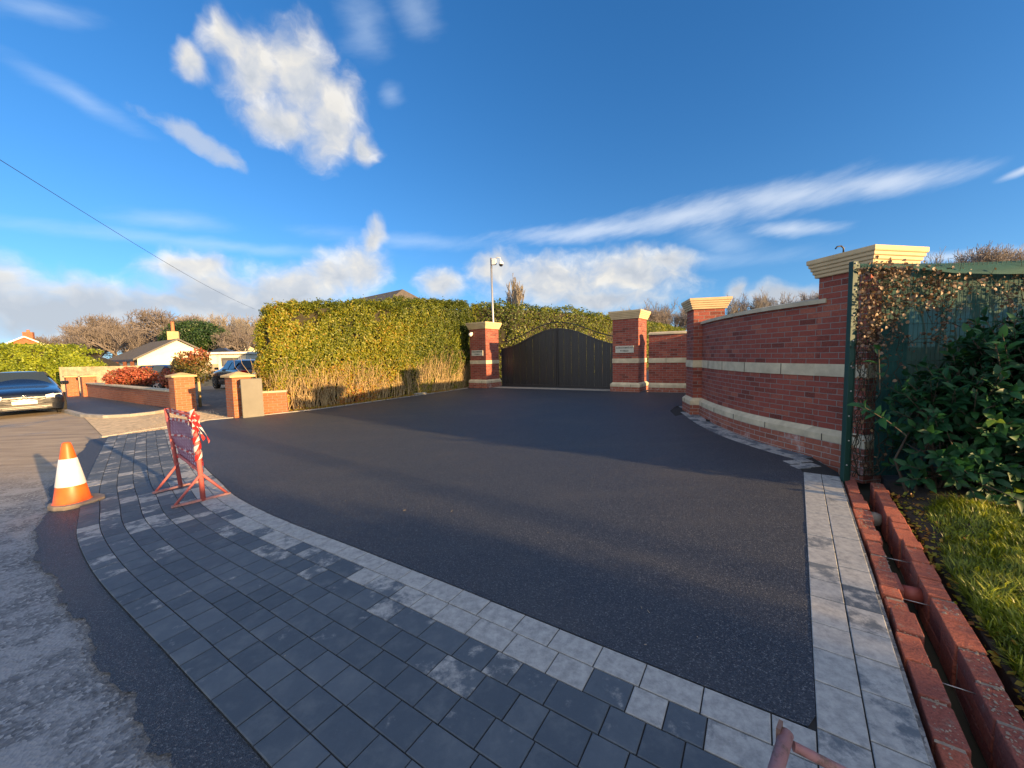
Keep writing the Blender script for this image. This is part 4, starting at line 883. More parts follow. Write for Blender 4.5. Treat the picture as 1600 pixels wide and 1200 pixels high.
# ------------------------------------------------------------------ vegetation
M['hedgeleaf']=leaf_mat('hedge_leaf',[(0,(.05,.08,.012)),(.3,(.14,.18,.016)),(.58,(.33,.33,.024)),(.80,(.44,.28,.03)),(1,(.46,.17,.035))],trans=.3)
M['greenleaf']=leaf_mat('green_hedge_leaf',[(0,(.06,.10,.012)),(.5,(.20,.27,.018)),(1,(.40,.45,.03))],trans=.3)
M['twig']=simple('twig',(.24,.17,.09),.9,var=.3,scale=3); M['darktwig']=simple('dark_twig',(.035,.030,.018),.95,var=.5,scale=5)
M['tanstem']=simple('tan_stem',(.46,.34,.17),.8,var=.35,scale=4)
def hedge(label,front,th,topf,n,size,hue,mat,group=None,stems=False,low=0.,amp=.13,name='hedge',botgap=None,ends=(1,1)):
    P=[Vector(p) for p in front]; S=cum(P); L=S[-1]; mid=samp(P,S,L/2)[0]; g0=gz(*mid)
    t=thing(name,label,'hedge',(mid.x,mid.y,g0),group)
    u=RNG.random(n)*L; kind=RNG.random(n); idx=np.searchsorted(S,u)-1; idx=np.clip(idx,0,len(P)-2)
    Pa=np.array([(p.x,p.y) for p in P]); Sa=np.array(S); f=(u-Sa[idx])/np.maximum(Sa[idx+1]-Sa[idx],1e-6)
    base=Pa[idx]*(1-f[:,None])+Pa[idx+1]*f[:,None]; d=unit(Pa[idx+1]-Pa[idx]); nrm=np.stack([d[:,1],-d[:,0]],1)  # right of heading = front
    top=np.array([topf(a/L) for a in u]); g=np.array([gz(x,y) for x,y in base]); v=RNG.random(n)
    X=np.zeros((n,3)); N=np.zeros((n,3))
    fr=kind<.66; tp=(kind>=.66)&(kind<.9); en=kind>=.9
    inw=np.abs(RNG.normal(0,.09,n))
    rnd_t=np.clip((v-.88)/.12,0,1)**2*.28   # rounded shoulder
    X[:,:2]=base-nrm*(inw+rnd_t)[:,None]; X[:,2]=g+low+v*(top-g-low); N[:,:2]=nrm; N[:,2]=.25+rnd_t*3
    w=RNG.random(n)*th
    X[tp,:2]=base[tp]-nrm[tp]*w[tp,None]; X[tp,2]=(top-inw*.8)[tp]; N[tp]=(0,0,1)
    e0=en&(RNG.random(n)<.5); e1=en&~e0
    for m,i,sg in((e0,0,-1),(e1,len(P)-1,1)):
        if not ends[0 if i==0 else 1]: continue
        dd=(d[0] if i==0 else d[-1])*sg; nn=np.array([P[min(i+1,len(P)-1)].y-P[min(i+1,len(P)-1)-1].y,0]); 
        de=unit((Pa[min(i+1,len(P)-1)]-Pa[min(i+1,len(P)-1)-1])[None])[0]; ne=np.array([de[1],-de[0]])
        X[m,:2]=Pa[i]-ne*w[m,None]+de*sg*(-inw[m,None]+.05); X[m,2]=g[m]+low+v[m]*(topf(0 if i==0 else 1)-g[m]-low); N[m,:2]=de*sg; N[m,2]=.2
    dis=snoise(X,1.1)*amp+snoise(X,3.3,5)*amp*.6+snoise(X,8,11)*amp*.4; X+=unit(N)*dis[:,None]
    sp=RNG.random(n)<.03; X[sp,2]+=RNG.random(sp.sum())*.14*(tp[sp])
    val=hue(X,u/L,(X[:,2]-g)/np.maximum(top-g,.1)); 
    if botgap is not None:
        keep=RNG.random(n)<botgap(X,u/L,(X[:,2]-g)/np.maximum(top-g,.1)); X,N,val=X[keep],N[keep],val[keep]
    leaves('foliage',X,N,size*RNG.uniform(.6,1.3,len(X)),mat,t,np.clip(val,0,1),.6,.75)
    # dense inner twiggery
    m=max(2,int(L/.5)); mb=MB()
    for i in range(m):
        a,na=samp(P,S,L*i/m+(.12 if i==0 else 0)); b,nb=samp(P,S,L*(i+1)/m-(.12 if i==m-1 else 0)); i0=.22
        A0,B0,A1,B1=a+na*i0,b+nb*i0,a+na*(th-.15),b+nb*(th-.15); za,zb=topf(i/m)-.2,topf((i+1)/m)-.2; ga=gz(*a)-.1
        mb.face([(A0.x,A0.y,ga),(B0.x,B0.y,ga),(B0.x,B0.y,zb),(A0.x,A0.y,za)]); mb.face([(A0.x,A0.y,za),(B0.x,B0.y,zb),(B1.x,B1.y,zb),(A1.x,A1.y,za)]); mb.face([(B1.x,B1.y,ga),(A1.x,A1.y,ga),(A1.x,A1.y,za),(B1.x,B1.y,zb)])
        if i==0: mb.face([(A1.x,A1.y,ga),(A0.x,A0.y,ga),(A0.x,A0.y,za),(A1.x,A1.y,za)])
        if i==m-1: mb.face([(B0.x,B0.y,ga),(B1.x,B1.y,ga),(B1.x,B1.y,zb),(B0.x,B0.y,zb)])
    mb.build('inner_branches',M['darktwig'],t)
    if stems:
        SG=[]
        for _ in range(stems):
            uu=rnd.random()*L; p,nn=samp(P,S,uu); dd=Vector((nn.y,-nn.x)); b0=p+nn*rnd.uniform(-.02,.2); g_=gz(*b0)
            H=rnd.uniform(.6,1.5); le=rnd.gauss(0,.22); ou=rnd.uniform(-.05,.25); pr=Vector((b0.x,b0.y,g_)); r0=rnd.uniform(.006,.016)
            for k in range(1,5):
                f_=k/4; q=Vector((b0.x+dd.x*le*H*f_-nn.x*ou*f_*f_+rnd.gauss(0,.02),b0.y+dd.y*le*H*f_-nn.y*ou*f_*f_+rnd.gauss(0,.02),g_+H*f_)); SG.append([*pr,*q,r0*(1-.18*(k-1)),r0*(1-.18*k)]); pr=q
                if rnd.random()<.5:
                    e=q+Vector((dd.x*rnd.gauss(0,.15)-nn.x*.08,dd.y*rnd.gauss(0,.15)-nn.y*.08,rnd.uniform(.15,.4))); SG.append([*q,*e,r0*.5,r0*.25])
        segs_mesh('stems',SG,M['tanstem'],t,3)
    return t
def lerpf(pts):
    def f(u):
        for i in range(len(pts)-1):
            if u<=pts[i+1][0]:
                a,b=pts[i],pts[i+1]; return a[1]+(b[1]-a[1])*(u-a[0])/(b[0]-a[0])
        return pts[-1][1]
    return f
def hue1(X,u,h):
    b=1.05-1.15*u; v=.27+.40*np.clip(b,0,1)**1.3+.22*snoise(X,.9)+RNG.normal(0,.17,len(X)); v=v+np.clip((.42-h)/.42,0,1)*.35-.12*h; 
    return v
hf=[(-7.45,11.25),(-6.9,11.1),(-5.85,12.0),(-4.55,13.65),(-2.85,15.95),(-2.25,17.0),(-1.9,18.3)]
def bg1(X,u,h): 
    edge=.30+.12*np.sin(u*23)+.08*np.sin(u*61); return np.clip((h-edge*.55)/(edge*.5),0.26,1)*np.where(snoise(X,2.6,9)<-.55,.25,1.)
hedge('big clipped hedge along the driveway, orange leaved at its left end with bare stems below',hf,1.7,lerpf([(0,2.9),(.08,3.2),(.3,3.42),(.6,3.62),(1,3.86)]),165000,.068,hue1,M['hedgeleaf'],'tall hedges round the driveway',stems=620,botgap=bg1,amp=.24)
hedge('tall green hedge rising behind the arched black gate',[(-1.8,18.5),(.1,18.6),(3.6,21.2),(6.3,24),(14.6,35),(19,42)],2.0,lerpf([(0,4.05),(.12,3.95),(.3,3.85),(1,3.8)]),70000,.11,lambda X,u,h:.30+.22*snoise(X,1.)+RNG.normal(0,.14,len(X)),M['hedgeleaf'],'tall hedges round the driveway',amp=.2,botgap=lambda X,u,h:np.where(snoise(X,2.6,9)<-.6,.3,1.))
hedge('bright green clipped hedge behind the parked dark car on the far left',[(-46,26.2),(-38,25.8),(-32,25.6),(-29.9,25.8),(-28.6,26.8)],3.,lerpf([(0,2.9),(.5,2.95),(.83,2.85),(.93,2.3),(1,1.5)]),42000,.15,lambda X,u,h:.6+.25*snoise(X,.9)+RNG.normal(0,.2,len(X)),M['greenleaf'],amp=.2)
hedge('clipped roadside hedge behind the viewpoint that shades the paving',[(1.0,-1.7),(4.7,-2.8),(9,-4.3),(20,-8.2)][::-1],1.0,lerpf([(0,1.2),(.36,1.2),(.44,2.5),(.62,2.45),(.74,1.85),(1,1.4)]),26000,.10,lambda X,u,h:.3+.3*RNG.random(len(X)),M['greenleaf'],amp=.2)  # added out of view, its height shaped to cast the foreground shade
# blobs of leaves
def blob_leaves(name,blobs,n,size,mat,parent,hue,aspect=.55,fill=.35,spread=.8):
    vol=np.array([b[3]*b[4]+b[3]*b[5]+b[4]*b[5] for b in blobs]); pick=RNG.choice(len(blobs),n,p=vol/vol.sum()); B=np.array(blobs)[pick]
    d=unit(RNG.normal(0,1,(n,3))); r=1-np.abs(RNG.normal(0,fill*.5,n)); X=B[:,:3]+d*B[:,3:6]*r[:,None]; X+=d*(snoise(X,2.2)*.12+snoise(X,6,7)*.06)[:,None]*np.mean(B[:,3:6],1)[:,None]
    return leaves(name,X,d+np.array([0,0,.2]),size*RNG.uniform(.6,1.3,n),mat,parent,np.clip(hue(X),0,1),aspect,spread)
M['redleaf']=leaf_mat('red_leaf',[(0,(.08,.09,.015)),(.35,(.24,.12,.03)),(.6,(.38,.07,.04)),(1,(.50,.14,.08))],trans=.25)
def bush(label,cx,cy,blobs,n,size,hue,mat=None,name='red_bush',cat='shrub',group=None,trunk=None):
    g0=gz(cx,cy); t=thing(name,label,cat,(cx,cy,g0),group); bl=[(cx+b[0],cy+b[1],g0+b[2],b[3],b[4],b[5]) for b in blobs]
    blob_leaves('foliage' if not trunk else 'crown',bl,n,size,mat or M['redleaf'],t,hue)
    SG=[]
    z0=blobs[0][2]
    if trunk: 
        mb=MB(); mb.tube([(cx,cy,g0-.05),(cx+.02,cy,g0+z0*.5),(cx,cy,g0+z0)],[trunk,trunk*.8,trunk*.6],8); mb.build('trunk',M['tanstem'],t)
    for b in bl:
        for _ in range(14):
            d=Vector((rnd.gauss(0,1),rnd.gauss(0,1),abs(rnd.gauss(0,1)))).normalized(); s0=(cx+rnd.uniform(-.08,.08),cy,g0+(z0*.8 if trunk else 0)); SG.append([*s0,b[0]+d.x*b[3]*.9,b[1]+d.y*b[4]*.9,b[2]+d.z*b[5]*.8,.012,.004])
    segs_mesh('branches',SG,M['twig'],t,4); return t
q=lambda px,y:((px-800)/600*y*1.0,y)
bx_,by_=(-17.4,17.6)
bush('wide red leaved bush behind the low garden wall in front of the dark hatchback',bx_,by_,[(-.65,0,.95,.55,.45,.36),(0,0,1.05,.65,.5,.42),(.55,.1,1.0,.5,.45,.40)],3400,.11,lambda X:.72+.25*snoise(X,1.2)+RNG.normal(0,.18,len(X)))
bush('smaller dark red bush just left of the near orange pillar',-13.35,15.4,[(-.3,0,.95,.4,.4,.42),(.3,0,1.2,.5,.45,.55)],2200,.10,lambda X:.62+.25*snoise(X,1.2)+RNG.normal(0,.18,len(X)))
tx,ty=G(313,636)
bush('small garden tree with pale trunk and red and green leaves between two pillars',tx,ty,[(.05,0,1.35,.42,.42,.5),(-.35,0,1.6,.42,.4,.38),(.1,0,1.75,.35,.3,.3),(-.75,.2,1.45,.3,.3,.3)],3000,.085,lambda X:.10+.75*(np.clip(X[:,2]-1.15,0,.7))+.25*snoise(X,1.5)+RNG.normal(0,.15,len(X)),name='small_tree',cat='tree',trunk=.05)
# leaf litter below the hedge
pts=[(-7.2,11.0,.25),(-5.8,11.95,.2),(-4.5,13.6,.2),(-2.6,16.0,.2)]
n=1800; idx=RNG.integers(0,3,n); f=RNG.random(n); Pp=np.array(pts); b_=Pp[idx]*(1-f[:,None])+Pp[idx+1]*f[:,None]; X=np.stack([b_[:,0]+RNG.normal(0,.1,n),b_[:,1]+RNG.normal(0,.12,n),np.zeros(n)],1); X[:,2]=[gz(a,b)+.03+rnd.random()*.02 for a,b in X[:,:2]]
lit=leaves('leaf_litter',X,np.tile([0,0,1.],(n,1)),.06*RNG.uniform(.6,1.3,n),M['hedgeleaf'],None,RNG.uniform(.6,1,n),.6,.5); prop(lit,'fallen brown leaves along the foot of the big hedge','leaf litter',kind='stuff')
mb=MB(); mb.box((-3.55,14.75,gz(-3.5,14.7)+.05),(.5,.16,.07),rad(50)); o=mb.build('broken_kerb_stone',M['concrete'],bevel=.01,merge=True); prop(o,'loose pale kerb stone lying at the foot of the hedge','kerb stone')
# ------------------------------------------------------------------ laurel
M['laurel']=leaf_mat('laurel_leaf',[(0,(.010,.045,.022)),(.5,(.018,.085,.034)),(.85,(.035,.12,.034)),(.93,(.14,.26,.03)),(1,(.34,.46,.06))],rough=.5,trans=.18,spec=.25)
def laurel(label,blobs,nsh,stray=()):
    c=blobs[0]; t=thing('laurel_bush',label,'shrub',(c[0],c[1],gz(c[0],c[1])))
    LP=[];LT=[];LN=[];LS=[];LV=[];SG=[]; vol=[b[3]*b[5] for b in blobs]
    items=[]
    for _ in range(nsh):
        b=rnd.choices(blobs,vol)[0]; d=Vector((rnd.gauss(0,1),rnd.gauss(-.35,1),rnd.gauss(.1,1))).normalized(); r=1-abs(rnd.gauss(0,.2)); p=Vector((b[0]+d.x*b[3]*r,b[1]+d.y*b[4]*r,b[2]+d.z*b[5]*r)); items.append((p,d,b))
    for s_ in stray: items.append((Vector(s_[0]),Vector(s_[1]).normalized(),blobs[0]))
    for p,d,b in items:
        if p.z<gz(p.x,p.y)+.05: continue
        sd_=(d+Vector((rnd.gauss(0,.3),rnd.gauss(0,.3),.55+rnd.gauss(0,.3)))).normalized(); Ls=rnd.uniform(.16,.34); e=p+sd_*Ls
        SG.append([*(p-sd_*.12),*e,.006,.003]); a0=rnd.uniform(0,6.3); up=sd_.cross(Vector((.3,.2,.9))); up.normalize(); v2=sd_.cross(up); young=rnd.random()<.025
        nl=rnd.randint(6,9); yv=rnd.random()
        for k in range(nl):
            f=k/nl; ang=a0+k*2.4; rd_=up*math.cos(ang)+v2*math.sin(ang); tdir=(sd_*(.35+.8*f)+rd_*(1.1-.5*f)+Vector((0,0,-.15))).normalized(); nn=(sd_*1.0-rd_*.4+Vector((0,0,.5))).normalized()
            LP.append(p+sd_*Ls*(.15+.85*f)); LT.append(tdir); LN.append(nn); LS.append(rnd.uniform(.10,.16)*(1-.25*f)); LV.append(rnd.uniform(.86,1.) if young and f>.4 else rnd.uniform(0,.84))
    n=len(LP); leaves('foliage',np.array([tuple(v) for v in LP]),np.zeros((n,3)),np.array(LS),M['laurel'],t,np.array(LV),.46,1,rich=True,T=np.array([tuple(v) for v in LT]),NN=np.array([tuple(v) for v in LN]))
    for b in blobs:
        for _ in range(22):
            a=rnd.uniform(0,6.3); x0,y0=b[0]+rnd.gauss(0,.2),b[1]+.1; m=Vector((x0+math.cos(a)*b[3]*.3,y0+math.sin(a)*b[4]*.2,b[2]*.6)); e=Vector((b[0]+math.cos(a)*b[3]*.8,b[1]+math.sin(a)*b[4]*.7,b[2]+rnd.uniform(-.5,.8)*b[5])); SG.append([x0,y0,gz(x0,y0)-.05,*m,.016,.011]); SG.append([*m,*e,.011,.004])
    segs_mesh('branches',SG,M['barkdark'],t,5); return t
M['barkdark']=simple('dark_bark',(.07,.055,.04),.9)
laurel('large glossy dark green laurel bush in front of the green mesh fence',[(4.42,3.70,.70,.50,.30,.68),(4.95,3.60,.93,.72,.38,.80),(5.6,3.45,1.05,.85,.55,.95),(6.5,3.1,1.15,.95,.7,1.05)],1700,
   stray=[((3.55,3.62,.86),(-1,-.3,.3)),((3.62,3.6,.80),(-1,-.2,.1)),((3.6,3.75,1.25),(-.8,-.2,.7)),((4.6,3.3,1.75),(.1,-.5,1)),((5.0,3.35,1.85),(.2,-.5,1)),((4.15,3.2,.30),(-.2,-1,-.1)),((4.4,3.15,.42),(.2,-1,.1))])
laurel('laurel bush continuing the evergreen screen beyond the right edge',[(7.6,2.5,1.15,1.0,.8,1.1),(8.9,1.6,1.2,1.1,.9,1.15)],260)
# ------------------------------------------------------------------ grass on the verge
M['grass']=leaf_mat('grass_blade',[(0,(.07,.10,.012)),(.5,(.26,.32,.022)),(.85,(.48,.50,.045)),(1,(.60,.52,.2))],trans=.35,rough=.45)
def grass(n,s0,s1,o0,o1,name,L0=.06,L1=.17,f0=None):
    s=RNG.uniform(s0,s1,n); o=o0+(o1-o0)*RNG.random(n)**1.25
    cl=snoise(np.stack([s,o,0*s],1),2.2); x=1.22+.595*s+.804*o; y=1.47+.804*s-.595*o
    lim=.01+.03*snoise(np.stack([s,0*s,0*s],1),1.7,3)+.15*np.clip(s-1.5,0,1.2)
    keep=(o-OB)>lim*RNG.uniform(.6,1.2,n); 
    keep&=(y<3.45-.18*(x-3.5)+.1*np.sin(x*5))
    if f0 is not None: keep&=f0(x,y)
    s,o,x,y,cl=[a[keep] for a in(s,o,x,y,cl)]; n=len(s); z=np.array([vz(a,b) for a,b in zip(x,y)])
    clx,cly=np.round(x*9)/9,np.round(y*9)/9
    an=snoise(np.stack([x,y,0*x],1),2.5,4)*3.2+np.sin(np.round(x*6)*37.7+np.round(y*6)*21.3)*3+RNG.normal(0,1.2,n); L=RNG.uniform(L0,L1,n)*(1+.55*snoise(np.stack([x,y,0*x],1),5,6)).clip(.5,1.9); ln=RNG.uniform(.25,.9,n); w=RNG.uniform(.0022,.0045,n)
    d=np.stack([np.cos(an),np.sin(an),0*an],1); sd_=np.stack([-np.sin(an),np.cos(an),0*an],1); P0=np.stack([x,y,z-.01],1)
    H=L*np.sqrt(np.maximum(1-ln**2,.1)); P1=P0+d*(L*ln*.35)[:,None]+np.array([0,0,1])*(H*.62)[:,None]; P2=P0+d*(L*ln)[:,None]+np.array([0,0,1])*(H*.85)[:,None]
    V=np.stack([P0-sd_*w[:,None],P0+sd_*w[:,None],P1+sd_*w[:,None]*.8,P1-sd_*w[:,None]*.8,P2],1).reshape(-1,3); b=(np.arange(n)*5)[:,None]
    F_=np.concatenate([b+np.array([0,1,2]),b+np.array([0,2,3]),b+np.array([3,2,4])]); val=np.clip(.46+.28*cl+.2*snoise(np.stack([x,y,0*x],1),7,2)+RNG.normal(0,.22,n),0,1)
    return np_mesh(name,V,F_,M['grass'],None,{'v':np.repeat(val,5)},smooth=False)
gr=grass(110000,-1.6,3.3,OB+.03,OB+2.6,'grass',.04,.12); prop(gr,'long unmown yellow green grass beside the outer brick footing','grass',kind='stuff')
V_=[(p[0],p[1],.05) for p in rag[10:-4:6]]
prop(stones('edge_grit',V_,2200,.002,.007,simple('grey_grit',(.13,.13,.135),.9,var=.4,scale=30)),'loose grit along the ragged edge of the new tarmac strip','grit',kind='stuff')
# dead leaves and crumbs between the grass and the bricks
n=900; s_=RNG.uniform(-1.5,3.5,n); o_=OB-.03+np.abs(RNG.normal(0,.13,n)); X=np.array([[*RL(a,b),0] for a,b in zip(s_,o_)]); X[:,2]=[vz(a,b)+.008 for a,b in X[:,:2]]
o=leaves('fallen_leaves',X,np.tile([0,0,1.],(n,1)),.035*RNG.uniform(.5,1.4,n),M['hedgeleaf'],None,RNG.uniform(.5,1,n),.7,.6); prop(o,'small brown leaves scattered on the soil beside the outer brick footing','leaf litter',kind='stuff')
for (px,py),lab in (((1110,659),'flat scrap of black plastic on the paving below the curved wall'),((1124,663),'crumpled black scrap touching the foot of the curved wall')):
    x,y=G(px,py); m_=MB(); pts=[(x+math.cos(a)*.09*rnd.uniform(.6,1.2),y+math.sin(a)*.09*rnd.uniform(.6,1.2)) for a in [k*PI/4 for k in range(8)]]; m_.prism(pts,gz(x,y)+.012,lambda a,b:gz(a,b)+.035+.02*math.sin(a*60)); o=m_.build('plastic_scrap',M['gateblack']); prop(o,lab,'scrap')
# ------------------------------------------------------------------ dead climber on the fence
M['deadleaf']=leaf_mat('dead_ivy_leaf',[(0,(.04,.024,.016)),(.5,(.13,.08,.05)),(1,(.34,.22,.13))],trans=.2)
t=thing('dead_climber','dead brown climbing plant tangled in the mesh fence beside its post','climbing plant',(FX+.2,FY-.05,fz))
LX=[];SG=[]
def vine(x,z,n,dx,dz,rad_=.006):
    p=Vector((x,FY-.02,z)); 
    for k in range(n):
        q=p+Vector((dx+rnd.gauss(0,.03),rnd.gauss(0,.012),dz+rnd.gauss(0,.03))); q.y=FY-.03+rnd.gauss(0,.02); q.z=min(q.z,FT-.10+.04*rnd.random()); q.x=max(q.x,FX+.05+.03*rnd.random()); SG.append([*p,*q,rad_,rad_*.85]); p=q
        for _ in range(rnd.choice([0,1,2,3])): LX.append((q.x+rnd.gauss(0,.03),q.y-.02+rnd.gauss(0,.02),q.z+rnd.gauss(0,.03)))
        if rnd.random()<.5: e=q+Vector((rnd.gauss(0,.06),-.03,rnd.gauss(.03,.05))); SG.append([*q,*e,.0025,.0015]); LX.append(tuple(e))
        rad_*=.97
for _ in range(13): vine(FX+.06+rnd.random()*.32,fz+.05,34,rnd.gauss(0,.004),.068)
for _ in range(16): vine(FX+.08+rnd.random()*.35,1.45+rnd.random()*.8,9,rnd.gauss(.01,.03),rnd.gauss(.02,.03),.004)
for _ in range(14): vine(FX+.80+rnd.gauss(0,.09),1.95+rnd.random()*.4,7,rnd.gauss(0,.02),rnd.gauss(0,.03),.004)
for _ in range(9): vine(FX+.5+rnd.random()*1.3,2.2+rnd.random()*.15,8,.045,rnd.gauss(0,.01),.004)
for _ in range(9): vine(FX+.55+rnd.random()*1.0,1.6+rnd.random()*.25,6,.035,rnd.gauss(0,.02),.004)
for _ in range(6): vine(FX+1.45+rnd.random()*.5,2.1+rnd.random()*.25,8,.05,rnd.gauss(0,.02),.004)
LX=np.array(LX); k=(LX[:,2]>1.35)|(RNG.random(len(LX))<.22); LX=LX[k]
segs_mesh('vine',SG,M['darktwig'],t,4); leaves('dead_leaves',LX,np.tile([0,-1,.2],(len(LX),1)),.042*RNG.uniform(.4,1.1,len(LX)),M['deadleaf'],t,np.clip(RNG.normal(.5,.3,len(LX)),0,1),.8,1.,hang=.6,rich=True)
# ------------------------------------------------------------------ bare trees
def barkmat(name,c): return simple(name,c,.9,var=.3,scale=1.5)
M['barkA']=barkmat('bark_purple',(.19,.165,.15)); M['barkB']=barkmat('bark_tan',(.27,.235,.18)); M['barkC']=barkmat('bark_pale',(.42,.35,.24)); M['barkD']=barkmat('bark_grey',(.21,.195,.18))
def grow(seed,H,lean=.9,up=.35,br=(5,5,5,5),ratio=.55,trunkf=.28,rtw=.012,r0=None):
    r=random.Random(seed); T=[];Cw=[]; r0=r0 or H*.022
    def go(p,d,L,rad_,lev):
        n=3 if lev<3 else 2; q=p; seg=T if lev==0 else Cw; pts=[p]
        for k in range(n):
            d=(d+Vector((r.gauss(0,.10),r.gauss(0,.10),r.gauss(.03,.06)+up*.08*lev))).normalized(); e=q+d*L/n; ra,rb=rad_*(1-.45*k/n),rad_*(1-.45*(k+1)/n); seg.append([*q,*e,max(ra,rtw),max(rb,rtw)]); q=e; pts.append(e)
        if lev>=len(br): return
        for k in range(br[lev]):
            f=r.uniform(.35 if lev else trunkf*2.2,1.); i=min(int(f*n),n-1); b=pts[i].lerp(pts[i+1],f*n-i); a=r.uniform(0,6.28); s=d.cross(Vector((math.cos(a),math.sin(a),.1))).normalized()
            nd=(d*(1-lean*.5)+s*lean*r.uniform(.6,1.1)+Vector((0,0,up))).normalized(); go(b,nd,L*ratio*r.uniform(.75,1.25)*(1.1 if lev==0 else 1),rad_*.5,lev+1)
    go(Vector((0,0,-.3)),Vector((0,0,1)),H*.52,r0,0)
    return T,Cw
PROTO={}; M['scrubtwig']=leaf_mat('scrub_twig',[(0,(.10,.07,.05)),(.5,(.20,.145,.10)),(1,(.30,.23,.15))],trans=0)
def tree_proto(key,mat,matT,**k):
    T,Cw=grow(**k); z=max(s[5] for s in Cw)
    a=segs_mesh('trunk',T,matT,None,6); b=segs_mesh('crown',Cw,mat,None,3); PROTO[key]=(a,b,z); a['used']=0; del a['used']
    for o in(a,b): COL.objects.unlink(o)
tree_proto('oakA',M['barkA'],M['barkC'],seed=1,H=9,lean=1.05,up=.25,br=(9,7,6,5),ratio=.56,rtw=.017)
tree_proto('oakB',M['barkA'],M['barkA'],seed=5,H=9,lean=1.05,up=.3,br=(9,7,6,5),ratio=.54,rtw=.017)
tree_proto('tanA',M['barkB'],M['barkB'],seed=8,H=9,lean=.85,up=.5,br=(9,7,6,5),ratio=.54,rtw=.015)
tree_proto('tanB',M['barkD'],M['barkD'],seed=12,H=9,lean=.8,up=.5,br=(6,6,6,5),ratio=.55,rtw=.016)
tree_proto('pop',M['barkB'],M['barkB'],seed=21,H=9,lean=.32,up=1.0,br=(16,7,5,4),ratio=.50,trunkf=.05,rtw=.017)
def tree(key,label,x,y,ztop,group,name='bare_tree',wide=1.,rz=None):
    a,b,z=PROTO[key]; g0=gz(x,y)-.05; t=thing(name,label,'tree',(x,y,g0),group); s=(ztop-g0)/z; t.scale=(s*wide,s*wide,s); t.rotation_euler=(0,0,rnd.uniform(0,6.28) if rz is None else rz)
    for o in(a,b): c=o.copy(); c.parent=t; COL.objects.link(c)
    return t
tree('oakA','spreading purple brown bare tree with pale forked trunk behind the fence',-64*.84,50,8.2,None,wide=1.15,rz=.5)
tree('oakB','rounded bare tree left of the white bungalow, darkest of the group',-60*.84+.5,56,9.3,None,wide=1.05,rz=2)
for px,y,zt,k in((5,60,5.2,'oakB'),(30,64,5.6,'oakA'),(55,58,5.6,'tanB'),(75,62,6.0,'oakB'),(95,60,6.4,'oakB'),(110,56,6.2,'oakA'),(130,54,5.8,'oakA'),(118,66,7.6,'oakB'),(150,64,8.9,'oakB'),(172,60,9.2,'oakB'),(205,66,9.6,'oakA'),(222,58,8.2,'oakA'),(225,64,8.6,'oakA'),(240,60,7.8,'oakB'),(250,66,7.6,'oakB'),(190,48,6.5,'oakB'),(150,48,6.0,'oakA')):
    tree(k,'brown bare winter tree in the low wood on the far left',(px-800)/600*y*.99,y,zt,'bare trees of the low wood far left')
scr=thing('scrub','low tangled brown scrub along the foot of the bare trees','scrub',(-55,57,gz(-45,34)))
blob_leaves('branches',[(-76+i*3.2,56+(i%3),.8+.5*(i%2),2.6,1.2,2.2+.5*math.sin(i*2.1)) for i in range(16)],15000,.26,M['scrubtwig'],scr,lambda X:RNG.random(len(X)),aspect=.12); scr['kind']='stuff'
for px,y,zt,k in((285,66,9.3,'tanA'),(312,60,8.7,'tanB'),(330,68,10,'tanA'),(352,60,9.1,'tanA'),(374,66,9.7,'tanB'),(392,60,8.9,'tanA'),(410,64,9.2,'tanB'),(360,50,6.2,'oakB'),(388,48,5.4,'oakB'),(270,60,9.2,'tanB'),(298,62,9.4,'tanA'),(322,64,9.4,'tanB'),(342,64,9.6,'tanB'),(365,68,9.9,'tanB'),(385,58,8.6,'tanB'),(340,52,6.8,'oakA'),(375,52,6.6,'oakA')):
    tree(k,'tan bare winter tree in the row above the white bungalow',(px-800)/600*y*.99,y,zt,'tan bare trees above the bungalow')
tree('pop','upright tan poplar tree bare of leaves behind the hedge',.3,60,14.2,None,name='poplar_tree',wide=1.25)
for px,y,zt,k in((945,75,9.9,'tanB'),(965,70,9.2,'tanA'),(985,75,10.6,'tanB'),(1006,70,11.,'tanB'),(1027,74,11.8,'tanB'),(1046,70,11.2,'tanB'),(1066,74,11.,'tanB'),(1010,62,8.6,'oakB'),(1052,62,8.8,'oakB')):
    tree(k,'grey bare tree in the distant row right of the gate',(px-800)/600*y*.99,y,zt,'grey bare trees right of the gate',wide=1.0)
for px,y,zt,k in((1145,70,12.,'tanB'),(1168,72,12.2,'oakB'),(1192,70,12.8,'tanB'),(1216,74,12.4,'tanB'),(1240,70,12.,'oakB'),(1262,72,12.6,'tanB')):
    tree(k,'thin bare treetop showing above the long curved wall',(px-800)/600*y*.99,y,zt,'bare treetops above the curved wall',wide=.7)
for i,px in enumerate(range(1452,1700,17)):
    y=66+(i%3)*5; tree(('tanB','oakB','tanA')[i%3],'bare treetop in the hazy row above the green netting',(px-800)/600*y*.99,y,1.55+(534-(385-i*1.2+(i%4)*5))/600*y,'bare treetops above the netting',wide=.6)
